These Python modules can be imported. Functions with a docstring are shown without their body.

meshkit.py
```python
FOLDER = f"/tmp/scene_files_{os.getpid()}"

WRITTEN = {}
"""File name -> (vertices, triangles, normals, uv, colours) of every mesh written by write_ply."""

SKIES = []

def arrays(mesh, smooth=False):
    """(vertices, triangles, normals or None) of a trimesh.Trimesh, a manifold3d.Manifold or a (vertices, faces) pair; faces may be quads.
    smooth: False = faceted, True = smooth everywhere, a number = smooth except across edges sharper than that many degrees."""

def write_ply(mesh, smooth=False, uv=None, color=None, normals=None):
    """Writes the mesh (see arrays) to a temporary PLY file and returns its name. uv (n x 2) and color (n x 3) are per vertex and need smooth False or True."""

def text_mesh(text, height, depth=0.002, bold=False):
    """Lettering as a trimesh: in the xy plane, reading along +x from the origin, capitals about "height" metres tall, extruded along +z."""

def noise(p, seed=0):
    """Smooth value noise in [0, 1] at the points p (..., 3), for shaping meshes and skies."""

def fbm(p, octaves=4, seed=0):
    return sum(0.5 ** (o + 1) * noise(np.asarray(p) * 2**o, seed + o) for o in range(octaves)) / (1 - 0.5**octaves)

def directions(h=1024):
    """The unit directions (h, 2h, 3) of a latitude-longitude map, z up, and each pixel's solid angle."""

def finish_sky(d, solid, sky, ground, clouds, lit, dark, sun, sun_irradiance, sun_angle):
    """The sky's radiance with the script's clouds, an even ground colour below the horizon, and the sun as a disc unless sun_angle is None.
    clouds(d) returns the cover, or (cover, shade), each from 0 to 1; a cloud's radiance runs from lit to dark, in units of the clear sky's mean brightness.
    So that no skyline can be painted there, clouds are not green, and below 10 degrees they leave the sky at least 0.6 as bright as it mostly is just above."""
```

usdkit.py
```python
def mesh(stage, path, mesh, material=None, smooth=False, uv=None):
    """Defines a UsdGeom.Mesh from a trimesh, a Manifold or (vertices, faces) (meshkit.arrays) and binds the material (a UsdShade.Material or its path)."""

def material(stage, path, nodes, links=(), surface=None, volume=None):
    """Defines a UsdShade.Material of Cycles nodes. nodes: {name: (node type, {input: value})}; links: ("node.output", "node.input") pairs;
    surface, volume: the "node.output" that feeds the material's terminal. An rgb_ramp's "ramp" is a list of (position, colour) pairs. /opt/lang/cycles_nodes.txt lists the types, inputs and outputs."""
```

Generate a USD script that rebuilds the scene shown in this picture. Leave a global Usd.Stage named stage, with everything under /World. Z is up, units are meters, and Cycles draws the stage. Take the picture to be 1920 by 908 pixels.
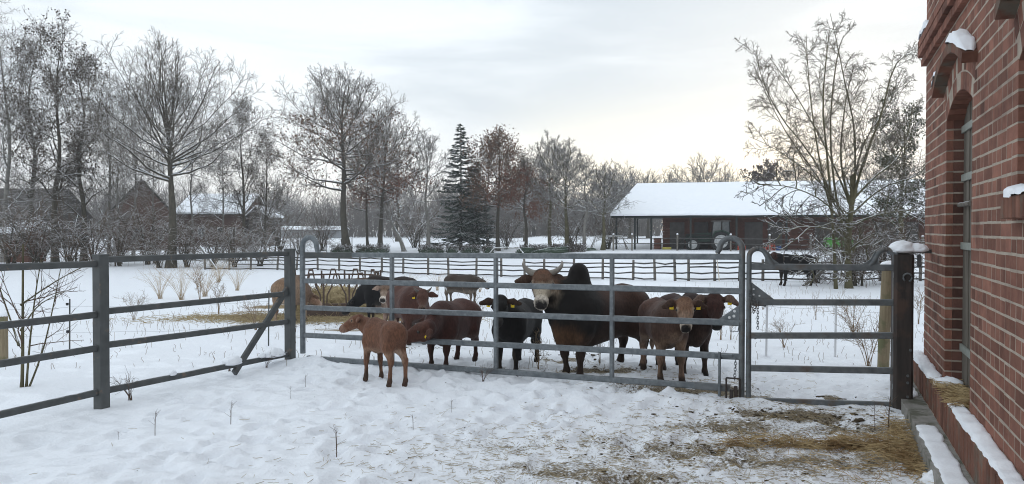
import math, random
import numpy as np
import trimesh, manifold3d
import usdkit, meshkit
from pxr import Usd, UsdGeom, UsdLux, UsdShade, Gf, Sdf, Vt

stage = Usd.Stage.CreateInMemory()
UsdGeom.SetStageUpAxis(stage, UsdGeom.Tokens.z)
UsdGeom.SetStageMetersPerUnit(stage, 1.0)
UsdGeom.Xform.Define(stage, '/World'); UsdGeom.Scope.Define(stage, '/World/Looks')
PI = math.pi
rng = np.random.default_rng(7)

# ------------------------------------------------------------------ camera
F, CX, CY, HOR, H0 = 1450.0, 960.0, 454.0, 430.0, 1.55
PITCH = math.atan((CY - HOR) / F)
cam = UsdGeom.Camera.Define(stage, '/World/camera')
cam.CreateHorizontalApertureAttr(36.0); cam.CreateVerticalApertureAttr(36.0 * 484 / 1024)
cam.CreateFocalLengthAttr(36.0 * F / 1920); cam.CreateClippingRangeAttr((0.05, 5000.0))
cam.CreateFStopAttr(0.0); cam.CreateExposureAttr(0.45)
cam.AddTranslateOp().Set((0, 0, H0)); cam.AddRotateXOp().Set(90 - math.degrees(PITCH))

# ------------------------------------------------------------------ sky and veiled sun
SUN = np.array([0.42, 1.0, 0.22]); SUN /= np.linalg.norm(SUN)
sun_el, sun_rot = math.asin(SUN[2]), math.atan2(SUN[0], SUN[1])
usdkit.material(stage, '/World/Looks/sky', {
    'tc': ('texture_coordinate', {}),
    'sx': ('separate_xyz', {}),
    'sky': ('sky_texture', {'sky_type': 'single_scattering', 'sun_disc': False, 'sun_elevation': sun_el, 'sun_rotation': sun_rot}),
    'mp': ('mapping', {'scale': (1.5, 1.1, 8.5), 'location': (3.1, 0.4, 0.2)}),
    'n': ('noise_texture', {'scale': 1.3, 'detail': 5.0, 'roughness': 0.52, 'distortion': 0.35}),
    'nr': ('map_range', {'range_type': 'smoothstep', 'from_min': 0.36, 'from_max': 0.66, 'to_min': 0.0, 'to_max': 1.0, 'clamp': True}),
    'up': ('rgb_ramp', {'ramp': [(0.0, (9.2, 9.1, 8.8)), (0.06, (8.8, 8.9, 8.8)), (0.15, (8.0, 8.4, 8.7)), (0.32, (7.4, 8.0, 8.5)), (1.0, (6.5, 7.0, 7.4))]}),
    'dk': ('rgb_ramp', {'ramp': [(0.0, (8.4, 8.3, 8.2)), (0.06, (7.2, 7.5, 7.9)), (0.15, (5.6, 6.15, 6.65)), (0.32, (5.2, 5.85, 6.45)), (1.0, (5.4, 5.9, 6.4))]}),
    'cl': ('mix_color', {}),
    'dot': ('vector_math', {'math_type': 'dot_product', 'vector2': tuple(np.array([0.2, 1.0, 0.10]) / np.linalg.norm([0.2, 1.0, 0.10]))}),
    'gl': ('map_range', {'range_type': 'smoothstep', 'from_min': 0.965, 'from_max': 1.0, 'to_min': 0.0, 'to_max': 1.0, 'clamp': True}),
    'lo': ('map_range', {'range_type': 'smoothstep', 'from_min': 0.05, 'from_max': 0.2, 'to_min': 1.0, 'to_max': 0.0, 'clamp': True}),
    'gm': ('math', {'math_type': 'multiply'}),
    'gm2': ('math', {'math_type': 'multiply', 'value2': 0.75}),
    'warm': ('mix_color', {'b': (9.4, 8.8, 7.3)}),
    'all': ('mix_color', {'fac': 0.93}),
    'bg': ('background_shader', {'strength': 0.1}),
}, [('tc.generated', 'sx.vector'), ('tc.generated', 'mp.vector'), ('mp.vector', 'n.vector'), ('n.fac', 'nr.value'),
    ('sx.z', 'up.fac'), ('sx.z', 'dk.fac'), ('nr.result', 'cl.fac'), ('dk.color', 'cl.a'), ('up.color', 'cl.b'),
    ('tc.generated', 'dot.vector1'), ('dot.value', 'gl.value'), ('sx.z', 'lo.value'), ('gl.result', 'gm.value1'), ('lo.result', 'gm.value2'), ('gm.value', 'gm2.value1'),
    ('gm2.value', 'warm.fac'), ('cl.result', 'warm.a'), ('sky.color', 'all.a'), ('warm.result', 'all.b'), ('all.result', 'bg.color')], surface='bg.background')
dome = UsdLux.DomeLight.Define(stage, '/World/sky')
UsdShade.MaterialBindingAPI.Apply(dome.GetPrim()).Bind(UsdShade.Material.Get(stage, '/World/Looks/sky'))
dome.GetPrim().SetCustomDataByKey('kind', 'structure')
sun = UsdLux.DistantLight.Define(stage, '/World/sun')
sun.CreateIntensityAttr(0.14); sun.CreateAngleAttr(25.0); sun.CreateNormalizeAttr(True) if hasattr(sun, 'CreateNormalizeAttr') else None
sun.CreateColorAttr(Gf.Vec3f(1.0, 0.9, 0.78))
sun.AddRotateZOp().Set(-math.degrees(sun_rot)); sun.AddRotateXOp().Set(90 - math.degrees(sun_el) - 180)

# ------------------------------------------------------------------ mesh helpers: a mesh is (vertices, triangles)
def join(ms):
    ms = [m for m in ms if len(m[0])]
    o = np.cumsum([0] + [len(m[0]) for m in ms])
    return np.vstack([m[0] for m in ms]), np.vstack([m[1] + a for m, a in zip(ms, o)])
def unit(a): a = np.asarray(a, float); return a / (np.linalg.norm(a, axis=-1, keepdims=True) + 1e-12)
def beam(p0, p1, w, h, up=(0, 0, 1), cut=0.12, taper=1.0):
    """A bar from p0 to p1, w wide and h high in section, with chamfered edges."""
    p0, p1 = np.asarray(p0, float), np.asarray(p1, float)
    t = unit(p1 - p0); s = np.cross(t, up); s = unit(s) if np.linalg.norm(s) > 1e-6 else np.array([1.0, 0, 0]); u = np.cross(s, t)
    c = cut * min(w, h); a, b = w / 2, h / 2
    pr = np.array([(a - c, -b), (a, -b + c), (a, b - c), (a - c, b), (-a + c, b), (-a, b - c), (-a, -b + c), (-a + c, -b)])
    v = np.vstack([p0 + pr[:, :1] * s + pr[:, 1:] * u, p1 + taper * (pr[:, :1] * s + pr[:, 1:] * u)])
    f = [(i, (i + 1) % 8, 8 + (i + 1) % 8) for i in range(8)] + [(i, 8 + (i + 1) % 8, 8 + i) for i in range(8)]
    f += [(0, i + 1, i) for i in range(1, 7)] + [(8, 8 + i, 8 + i + 1) for i in range(1, 7)]
    return v, np.array(f)
def tubes(P, R, sides=5, caps=False):
    """P (N, K, 3) polylines, R (N, K) radii: one mesh of N tapered tubes."""
    P = np.asarray(P, float); R = np.asarray(R, float)
    N, K, _ = P.shape
    T = unit(np.gradient(P, axis=1))
    ref = np.where(np.abs(T[:, :1, 2:]) < 0.8, [0, 0, 1.0], [1.0, 0, 0]) * np.ones((N, K, 3))
    A = unit(np.cross(T, ref)); B = np.cross(T, A)
    an = np.arange(sides) * 2 * PI / sides
    V = P[:, :, None] + R[:, :, None, None] * (np.cos(an)[None, None, :, None] * A[:, :, None] + np.sin(an)[None, None, :, None] * B[:, :, None])
    i, j = np.meshgrid(np.arange(K - 1), np.arange(sides), indexing='ij')
    q = np.stack([i * sides + j, i * sides + (j + 1) % sides, (i + 1) * sides + (j + 1) % sides, (i + 1) * sides + j], -1).reshape(-1, 4)
    f = np.vstack([q[:, [0, 1, 2]], q[:, [0, 2, 3]]])
    if caps:
        f = np.vstack([f] + [[(0, k + 1, k) for k in range(1, sides - 1)]] + [[((K - 1) * sides, (K - 1) * sides + k, (K - 1) * sides + k + 1) for k in range(1, sides - 1)]])
    f = (f[None] + (np.arange(N) * K * sides)[:, None, None]).reshape(-1, 3)
    return V.reshape(-1, 3), f
def tube(p, r, sides=8, caps=True):
    p = np.asarray(p, float)
    return tubes(p[None], np.broadcast_to(r, (len(p),))[None], sides, caps)
def arc(c, r, a0, a1, n, ex, ez):
    a = np.linspace(a0, a1, n)[:, None]
    return np.asarray(c, float) + r * (np.cos(a) * np.asarray(ex, float) + np.sin(a) * np.asarray(ez, float))
def prism(poly, o, ex, ey, depth):
    """Polygon in the plane (o, ex, ey), thick by depth to both sides."""
    from shapely.geometry import Polygon
    m = trimesh.creation.extrude_polygon(Polygon(poly), depth, engine='earcut')
    ez = np.cross(ex, ey)
    return np.asarray(o, float) + m.vertices[:, :1] * np.asarray(ex) + m.vertices[:, 1:2] * np.asarray(ey) + (m.vertices[:, 2:] - depth / 2) * ez, np.array(m.faces)
def lump(c, size, seed=0, sub=3, amp=0.25, flat=True, freq=2.2):
    """A lump of snow, flat below."""
    s = trimesh.creation.icosphere(sub); v = s.vertices.copy()
    n = meshkit.fbm(v * freq + seed * 7.3 + 20, 3, seed)
    v *= (1 + amp * (n - 0.5) * 2)[:, None]
    if flat: v[:, 2] = np.where(v[:, 2] < 0, v[:, 2] * 0.3, v[:, 2])
    return v * np.asarray(size) + np.asarray(c), np.array(s.faces)

# ------------------------------------------------------------------ scene helpers
taken = {}
def numbered(parent, name):
    k = (parent, name); n = taken.get(k, -1) + 1; taken[k] = n
    return f'{parent}/{name}' + (f'_{n:03d}' if n else '')
def keys(p, **kw):
    for k, v in kw.items():
        if v: p.SetCustomDataByKey(k, v)
class Thing:
    def __init__(s, name, label=None, category=None, loc=(0, 0, 0), rz=0.0, group=None, kind=None):
        s.path = numbered('/World', name); s.loc = np.asarray(loc, float); s.rz = rz
        s.x = UsdGeom.Xform.Define(stage, s.path)
        s.x.AddTranslateOp().Set(tuple(map(float, loc)))
        if rz: s.x.AddRotateZOp().Set(math.degrees(rz))
        keys(s.x.GetPrim(), label=label, category=category, group=group, kind=kind)
    def add(s, name, m, mat, smooth=False, parent=None, local=False, label=None, kind=None, **attrs):
        v, f = m
        if not local and not s.rz: v = np.asarray(v) - s.loc
        path = numbered(parent or s.path, name)
        put(path, (v, f), mat, smooth, **attrs)
        keys(stage.GetPrimAtPath(path), label=label, kind=kind)
        return path
def put(path, m, mat, smooth=False, **attrs):
    g = usdkit.mesh(stage, path, (m[0], m[1]), M[mat], smooth=smooth)
    api = UsdGeom.PrimvarsAPI(g)
    for k, a in attrs.items():
        a = np.asarray(a, np.float32)
        if a.ndim == 2: api.CreatePrimvar(k, Sdf.ValueTypeNames.Color3fArray, 'vertex').Set(Vt.Vec3fArray.FromNumpy(a))
        else: api.CreatePrimvar(k, Sdf.ValueTypeNames.FloatArray, 'vertex').Set(Vt.FloatArray.FromNumpy(a))
    return g
def single(name, m, mat, label=None, category=None, smooth=False, group=None, kind=None, **attrs):
    path = numbered('/World', name)
    put(path, m, mat, smooth, **attrs)
    keys(stage.GetPrimAtPath(path), label=label, category=category, group=group, kind=kind)
    return path
def copy_of(src, label, loc, rz=0.0, scale=1.0, group=None, category=None):
    """A further thing that shares the parts of an earlier one."""
    d = src.x.GetPrim().GetCustomData()
    name = src.base
    path = numbered('/World', name)
    x = UsdGeom.Xform.Define(stage, path)
    x.GetPrim().GetReferences().AddInternalReference(src.x.GetPath())
    x.ClearXformOpOrder()
    x.AddTranslateOp(opSuffix='at').Set(tuple(map(float, loc))); x.AddRotateZOp(opSuffix='at').Set(math.degrees(rz))
    sc = scale if np.ndim(scale) else (scale,) * 3
    x.AddScaleOp(opSuffix='at').Set(tuple(map(float, sc)))
    x.GetPrim().SetInstanceable(True)
    keys(x.GetPrim(), label=label, category=category or d.get('category'), group=group or d.get('group'))
    return path

# ------------------------------------------------------------------ pixels of the 1920 x 908 photograph to places
def ray(px, py):
    x, y, z = (px - CX) / F, -(py - CY) / F, -1.0
    a = PI / 2 - PITCH; c, s = math.cos(a), math.sin(a)
    return np.array([x, c * y - s * z, s * y + c * z])
def at(px, py, Y):
    d = ray(px, py); return np.array([0, 0, H0]) + d * (Y / d[1])
def sstep(a, b, x):
    t = np.clip((x - a) / (b - a), 0, 1); return t * t * (3 - 2 * t)
GA, GB = np.array([-2.437, 8.9]), np.array([2.085, 7.0])          # the big gate's two ends
def h0(x, y):
    """The lie of the land: level yard, a low bank of snow along the gate, a meadow that dips."""
    x, y = np.asarray(x, float), np.asarray(y, float)
    z = -(0.42 - 0.22 * sstep(2.5, 7, x)) * sstep(9.3, 20, y) + 0.25 * sstep(48, 75, y) * sstep(-2, 9, x)
    t = np.clip(((x - GA[0]) * (GB - GA)[0] + (y - GA[1]) * (GB - GA)[1]) / 24.06, -0.2, 1)
    d = (x - GA[0] - t * (GB - GA)[0]) * -0.388 + (y - GA[1] - t * (GB - GA)[1]) * -0.922        # towards the camera
    z = z + 0.015 * np.exp(-((d - 0.22) / 0.3) ** 2) * sstep(1.0, 0.80, t) * sstep(-0.2, -0.05, t)
    return z
def G(px, py):
    d = ray(px, py); z = 0.0
    for _ in range(60):
        p = np.array([0, 0, H0]) + d * ((z - H0) / d[2]); z = 0.5 * z + 0.5 * float(h0(p[0], p[1]))
    return p
# ------------------------------------------------------------------ materials
M = {}
SNOW = (0.84, 0.865, 0.90)
def mat(name, c1, c2, scale=6.0, rough=0.7, metal=0.0, bump=0.0, bscale=40.0, stretch=(1, 1, 1), snow=None, c3=None, s3=2.0, lim3=(0.5, 0.62), coords='geometry.position', spec=0.3, tone=0.0, detail=4.0):
    """Two colours through noise, a third in patches, snow that lies where the surface faces up."""
    N = {'g': ('geometry', {}), 'mp': ('mapping', {'scale': stretch}), 'n': ('noise_texture', {'scale': scale, 'detail': detail, 'roughness': 0.6}),
         'nr': ('map_range', {'from_min': 0.32, 'from_max': 0.68, 'clamp': True}), 'c': ('mix_color', {'a': c1, 'b': c2}),
         'p': ('principled_bsdf', {'roughness': rough, 'metallic': metal, 'specular_ior_level': spec})}
    L = [('n.fac', 'nr.value'), ('nr.result', 'c.fac'), ('mp.vector', 'n.vector')]
    if coords == 'object':
        N['tc'] = ('texture_coordinate', {}); L.append(('tc.object', 'mp.vector')); src = 'tc.object'
    else:
        L.append(('g.position', 'mp.vector')); src = 'g.position'
    col = 'c.result'
    if c3 is not None:
        N['n3'] = ('noise_texture', {'scale': s3, 'detail': 5.0, 'roughness': 0.65}); N['r3'] = ('map_range', {'from_min': lim3[0], 'from_max': lim3[1], 'clamp': True}); N['c3'] = ('mix_color', {'b': c3})
        L += [(src, 'n3.vector'), ('n3.fac', 'r3.value'), ('r3.result', 'c3.fac'), (col, 'c3.a')]; col = 'c3.result'
    if tone:
        N['at'] = ('attribute', {'attribute': 'tone'}); N['tr'] = ('map_range', {'to_min': 1 - tone, 'to_max': 1 + tone, 'clamp': False}); N['tm'] = ('mix_color', {'blend_type': 'multiply', 'fac': 1.0})
        L += [('at.fac', 'tr.value'), ('tr.result', 'tm.b'), (col, 'tm.a')]; col = 'tm.result'
    if snow is not None:
        lo, hi = snow
        N['sp'] = ('separate_xyz', {}); N['sn'] = ('noise_texture', {'scale': 9.0, 'detail': 3.0}); N['sa'] = ('math', {'math_type': 'multiply_add', 'value2': 0.9, 'value3': -0.45}); N['sb'] = ('math', {'math_type': 'add'})
        N['sr'] = ('map_range', {'range_type': 'smoothstep', 'from_min': lo, 'from_max': hi, 'clamp': True}); N['sc'] = ('mix_color', {'b': SNOW})
        L += [('g.normal', 'sp.vector'), ('g.position', 'sn.vector'), ('sn.fac', 'sa.value1'), ('sp.z', 'sb.value1'), ('sa.value', 'sb.value2'), ('sb.value', 'sr.value'), ('sr.result', 'sc.fac'), (col, 'sc.a')]; col = 'sc.result'
    L.append((col, 'p.base_color'))
    if bump:
        N['bn'] = ('noise_texture', {'scale': bscale, 'detail': 4.0, 'roughness': 0.6}); N['b'] = ('bump', {'strength': bump, 'distance': 0.01})
        N['bm'] = ('mapping', {'scale': stretch})
        L += [(src, 'bm.vector'), ('bm.vector', 'bn.vector'), ('bn.fac', 'b.height'), ('b.normal', 'p.normal')]
    M[name] = usdkit.material(stage, '/World/Looks/' + name, N, L, surface='p.BSDF')

mat('snow', (0.82, 0.845, 0.885), (0.86, 0.88, 0.91), scale=3.0, rough=0.85, bump=0.5, bscale=45.0, spec=0.2)
mat('steel', (0.058, 0.062, 0.062), (0.088, 0.092, 0.092), scale=7.0, rough=0.55, bump=0.12, bscale=60, snow=(0.93, 1.3), c3=(0.16, 0.12, 0.09), s3=9.0, lim3=(0.60, 0.72))
mat('zinc', (0.13, 0.145, 0.155), (0.205, 0.222, 0.232), scale=30.0, rough=0.45, metal=0.35, bump=0.1, bscale=80, c3=(0.11, 0.125, 0.135), s3=8.0, lim3=(0.46, 0.66), snow=(1.0, 1.42))
mat('zinc_dark', (0.10, 0.11, 0.115), (0.17, 0.18, 0.185), scale=14.0, rough=0.5, metal=0.3, bump=0.1, bscale=80, c3=(0.12, 0.09, 0.07), s3=6.0, lim3=(0.52, 0.7))
mat('rust', (0.10, 0.055, 0.035), (0.17, 0.09, 0.055), scale=12.0, rough=0.85, bump=0.3)
mat('dark_post', (0.034, 0.029, 0.027), (0.06, 0.048, 0.042), scale=3.0, stretch=(6, 6, 0.7), rough=0.7, bump=0.4, bscale=18, c3=(0.07, 0.046, 0.037), s3=5.0)
mat('post_wood', (0.17, 0.135, 0.085), (0.28, 0.23, 0.15), scale=5.0, stretch=(6, 6, 0.6), rough=0.85, bump=0.5, bscale=20, c3=(0.14, 0.14, 0.075), s3=4.0)
mat('grey_wood', (0.10, 0.09, 0.08), (0.21, 0.19, 0.165), scale=5.0, stretch=(6, 6, 0.8), rough=0.9, bump=0.4, bscale=20, snow=(0.72, 0.95))
mat('rail_wood', (0.045, 0.043, 0.042), (0.10, 0.095, 0.09), scale=4.0, rough=0.9, snow=(0.80, 1.1))
mat('pale_wood', (0.50, 0.44, 0.36), (0.62, 0.56, 0.47), scale=9.0, rough=0.8)
mat('door_wood', (0.085, 0.075, 0.062), (0.17, 0.15, 0.125), scale=5.0, stretch=(7, 7, 0.5), rough=0.85, bump=0.5, bscale=16, tone=0.3)
mat('strap', (0.19, 0.21, 0.19), (0.29, 0.31, 0.28), scale=20.0, rough=0.5, metal=0.2, c3=(0.2, 0.15, 0.11), s3=12.0, lim3=(0.6, 0.7))
mat('mortar', (0.36, 0.305, 0.25), (0.46, 0.395, 0.325), scale=14.0, rough=0.95, bump=0.8, bscale=120, c3=(0.27, 0.22, 0.18), s3=1.5)
mat('brick', (0.17, 0.075, 0.054), (0.245, 0.113, 0.08), scale=9.0, rough=0.9, bump=0.7, bscale=90, c3=(0.12, 0.052, 0.038), s3=3.0, lim3=(0.52, 0.7), tone=0.42, spec=0.2)
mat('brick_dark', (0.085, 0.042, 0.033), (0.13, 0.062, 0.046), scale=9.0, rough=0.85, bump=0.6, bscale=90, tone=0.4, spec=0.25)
mat('brick_dirty', (0.13, 0.062, 0.044), (0.20, 0.095, 0.066), scale=8.0, rough=0.92, bump=0.8, bscale=80, c3=(0.14, 0.12, 0.095), s3=5.0, lim3=(0.5, 0.66), tone=0.35, spec=0.2)
mat('concrete', (0.22, 0.21, 0.19), (0.34, 0.325, 0.30), scale=9.0, rough=0.95, bump=0.8, bscale=50, c3=(0.13, 0.13, 0.10), s3=6.0)
mat('roof_tile', (0.16, 0.08, 0.06), (0.22, 0.11, 0.08), scale=3.0, rough=0.9)
mat('straw', (0.40, 0.29, 0.145), (0.56, 0.43, 0.24), scale=11.0, rough=0.8, c3=(0.26, 0.165, 0.075), s3=5.0, lim3=(0.45, 0.6))
mat('hay', (0.26, 0.20, 0.11), (0.40, 0.32, 0.18), scale=9.0, rough=0.9)
mat('dung', (0.045, 0.034, 0.02), (0.085, 0.062, 0.036), scale=9.0, rough=0.8, bump=0.5)
mat('dry_weed', (0.16, 0.115, 0.075), (0.29, 0.215, 0.145), scale=6.0, rough=0.9)
mat('pale_weed', (0.36, 0.28, 0.19), (0.48, 0.38, 0.27), scale=6.0, rough=0.9)
mat('twig', (0.075, 0.05, 0.038), (0.13, 0.088, 0.066), scale=5.0, rough=0.9, snow=(0.95, 1.3))
mat('plastic_white', (0.62, 0.63, 0.64), (0.7, 0.71, 0.72), rough=0.5)
mat('plastic_black', (0.02, 0.02, 0.022), (0.03, 0.03, 0.032), rough=0.45)
mat('wire', (0.42, 0.43, 0.45), (0.5, 0.51, 0.53), rough=0.5)
mat('tag_yellow', (0.72, 0.50, 0.02), (0.8, 0.58, 0.04), scale=30, rough=0.45)
mat('tag_ink', (0.03, 0.03, 0.03), (0.04, 0.04, 0.04))
mat('horn', (0.12, 0.105, 0.09), (0.25, 0.225, 0.195), scale=7.0, rough=0.5, coords='object')
mat('horn_dark', (0.06, 0.05, 0.045), (0.11, 0.09, 0.075), scale=7.0, rough=0.5, coords='object')
mat('eye', (0.012, 0.009, 0.007), (0.02, 0.015, 0.01), rough=0.12, spec=0.6)
mat('hoof', (0.035, 0.03, 0.026), (0.07, 0.06, 0.05), rough=0.6)
mat('oak_bark', (0.045, 0.041, 0.034), (0.10, 0.09, 0.07), scale=4.0, stretch=(4, 4, 1), rough=0.95, snow=(0.34, 0.62), bump=0.6, bscale=14)
mat('oak_twig', (0.085, 0.074, 0.063), (0.15, 0.13, 0.108), scale=4.0, rough=0.95, snow=(0.56, 0.86))
mat('pale_bark', (0.13, 0.125, 0.115), (0.23, 0.22, 0.20), scale=5.0, rough=0.95, snow=(0.30, 0.6), bump=0.4, bscale=14)
mat('green_bark', (0.062, 0.057, 0.032), (0.125, 0.112, 0.066), scale=4.0, rough=0.95, snow=(0.42, 0.70), bump=0.5, bscale=14)
mat('snowy_twig', (0.045, 0.036, 0.030), (0.085, 0.066, 0.052), scale=4.0, rough=0.95, snow=(0.46, 0.74))
mat('far_twig', (0.085, 0.077, 0.07), (0.14, 0.127, 0.115), scale=2.0, rough=0.95, snow=(0.56, 0.86))
mat('brown_leaf', (0.11, 0.066, 0.046), (0.19, 0.108, 0.07), scale=2.0, rough=0.85, snow=(0.9, 1.2))
mat('thicket', (0.11, 0.10, 0.092), (0.165, 0.15, 0.138), scale=.3, rough=0.95, snow=(0.70, 1.0))
mat('willow_twig', (0.075, 0.062, 0.045), (0.13, 0.107, 0.078), scale=4.0, rough=0.95, snow=(0.80, 1.05))
mat('rust_leaf', (0.13, 0.06, 0.042), (0.20, 0.092, 0.06), scale=2.0, rough=0.85, snow=(0.95, 1.25))
mat('dark_leaf', (0.055, 0.042, 0.034), (0.10, 0.075, 0.06), scale=2.0, rough=0.85, snow=(0.95, 1.25))
mat('needle', (0.024, 0.040, 0.026), (0.05, 0.074, 0.048), scale=3.0, rough=0.8, snow=(0.74, 1.05))
mat('ivy', (0.035, 0.045, 0.022), (0.075, 0.085, 0.045), scale=3.0, rough=0.7, snow=(0.85, 1.2))
mat('barn_wood', (0.115, 0.055, 0.043), (0.17, 0.083, 0.064), scale=3.0, stretch=(1, 1, 3), rough=0.9, tone=0.25)
mat('barn_door', (0.10, 0.092, 0.088), (0.14, 0.13, 0.125), scale=3.0, rough=0.85)
mat('barn_frame', (0.02, 0.026, 0.025), (0.035, 0.04, 0.038), rough=0.7)
mat('dark_inside', (0.02, 0.019, 0.018), (0.03, 0.028, 0.026), rough=0.9)
mat('tractor_body', (0.012, 0.03, 0.022), (0.02, 0.042, 0.03), rough=0.4)
mat('tyre', (0.017, 0.017, 0.018), (0.03, 0.03, 0.03), scale=8, rough=0.85)
mat('rim', (0.42, 0.43, 0.43), (0.52, 0.53, 0.53), scale=8, rough=0.5)
mat('cab_glass', (0.10, 0.11, 0.115), (0.14, 0.15, 0.155), rough=0.08, spec=0.6)
mat('green_paint', (0.05, 0.26, 0.03), (0.07, 0.33, 0.045), scale=5, rough=0.6)
mat('red_paint', (0.36, 0.05, 0.03), (0.46, 0.08, 0.045), scale=5, rough=0.6)
mat('blue_paint', (0.03, 0.08, 0.25), (0.04, 0.10, 0.3), scale=5, rough=0.6)
mat('yellow_paint', (0.42, 0.36, 0.08), (0.5, 0.44, 0.1), scale=5, rough=0.6)
mat('bush_twig', (0.085, 0.062, 0.045), (0.14, 0.10, 0.072), scale=4.0, rough=0.95, snow=(0.56, 0.80))
mat('house_brick', (0.075, 0.047, 0.038), (0.11, 0.068, 0.055), scale=12.0, rough=0.95)
mat('house_dark', (0.05, 0.045, 0.042), (0.08, 0.07, 0.065), scale=5.0, rough=0.9)
mat('window_glass', (0.05, 0.06, 0.07), (0.07, 0.08, 0.09), rough=0.1, spec=0.6)
mat('window_frame', (0.45, 0.45, 0.44), (0.52, 0.52, 0.5), rough=0.6)
mat('shed_wall', (0.20, 0.21, 0.22), (0.27, 0.28, 0.29), rough=0.8)
mat('feeder_plate', (0.07, 0.052, 0.045), (0.115, 0.078, 0.062), scale=6.0, rough=0.8, bump=0.2)

# coats: colour per vertex from the animal's markings, broken by hair-scale noise
usdkit.material(stage, '/World/Looks/coat', {
    'a': ('attribute', {'attribute': 'coat'}), 'tc': ('texture_coordinate', {}),
    'mp': ('mapping', {'scale': (1, 1, 0.35)}), 'n': ('noise_texture', {'scale': 70.0, 'detail': 3.0}), 'n2': ('noise_texture', {'scale': 5.0, 'detail': 5.0, 'roughness': 0.65}),
    'r': ('map_range', {'from_min': 0.3, 'from_max': 0.7, 'to_min': 0.68, 'to_max': 1.32}), 'r2': ('map_range', {'from_min': 0.3, 'from_max': 0.7, 'to_min': 0.76, 'to_max': 1.24}),
    'm': ('mix_color', {'blend_type': 'multiply', 'fac': 1.0}), 'm2': ('mix_color', {'blend_type': 'multiply', 'fac': 1.0}),
    'b': ('bump', {'strength': 0.5, 'distance': 0.006}), 'p': ('principled_bsdf', {'roughness': 0.75, 'specular_ior_level': 0.2, 'sheen_weight': 0.03, 'sheen_roughness': 0.6}),
}, [('tc.object', 'mp.vector'), ('mp.vector', 'n.vector'), ('tc.object', 'n2.vector'), ('n.fac', 'r.value'), ('n2.fac', 'r2.value'), ('a.color', 'm.a'), ('r.result', 'm.b'), ('m.result', 'm2.a'), ('r2.result', 'm2.b'),
    ('m2.result', 'p.base_color'), ('n.fac', 'b.height'), ('b.normal', 'p.normal')], surface='p.BSDF')
M['coat'] = UsdShade.Material.Get(stage, '/World/Looks/coat')

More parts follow.
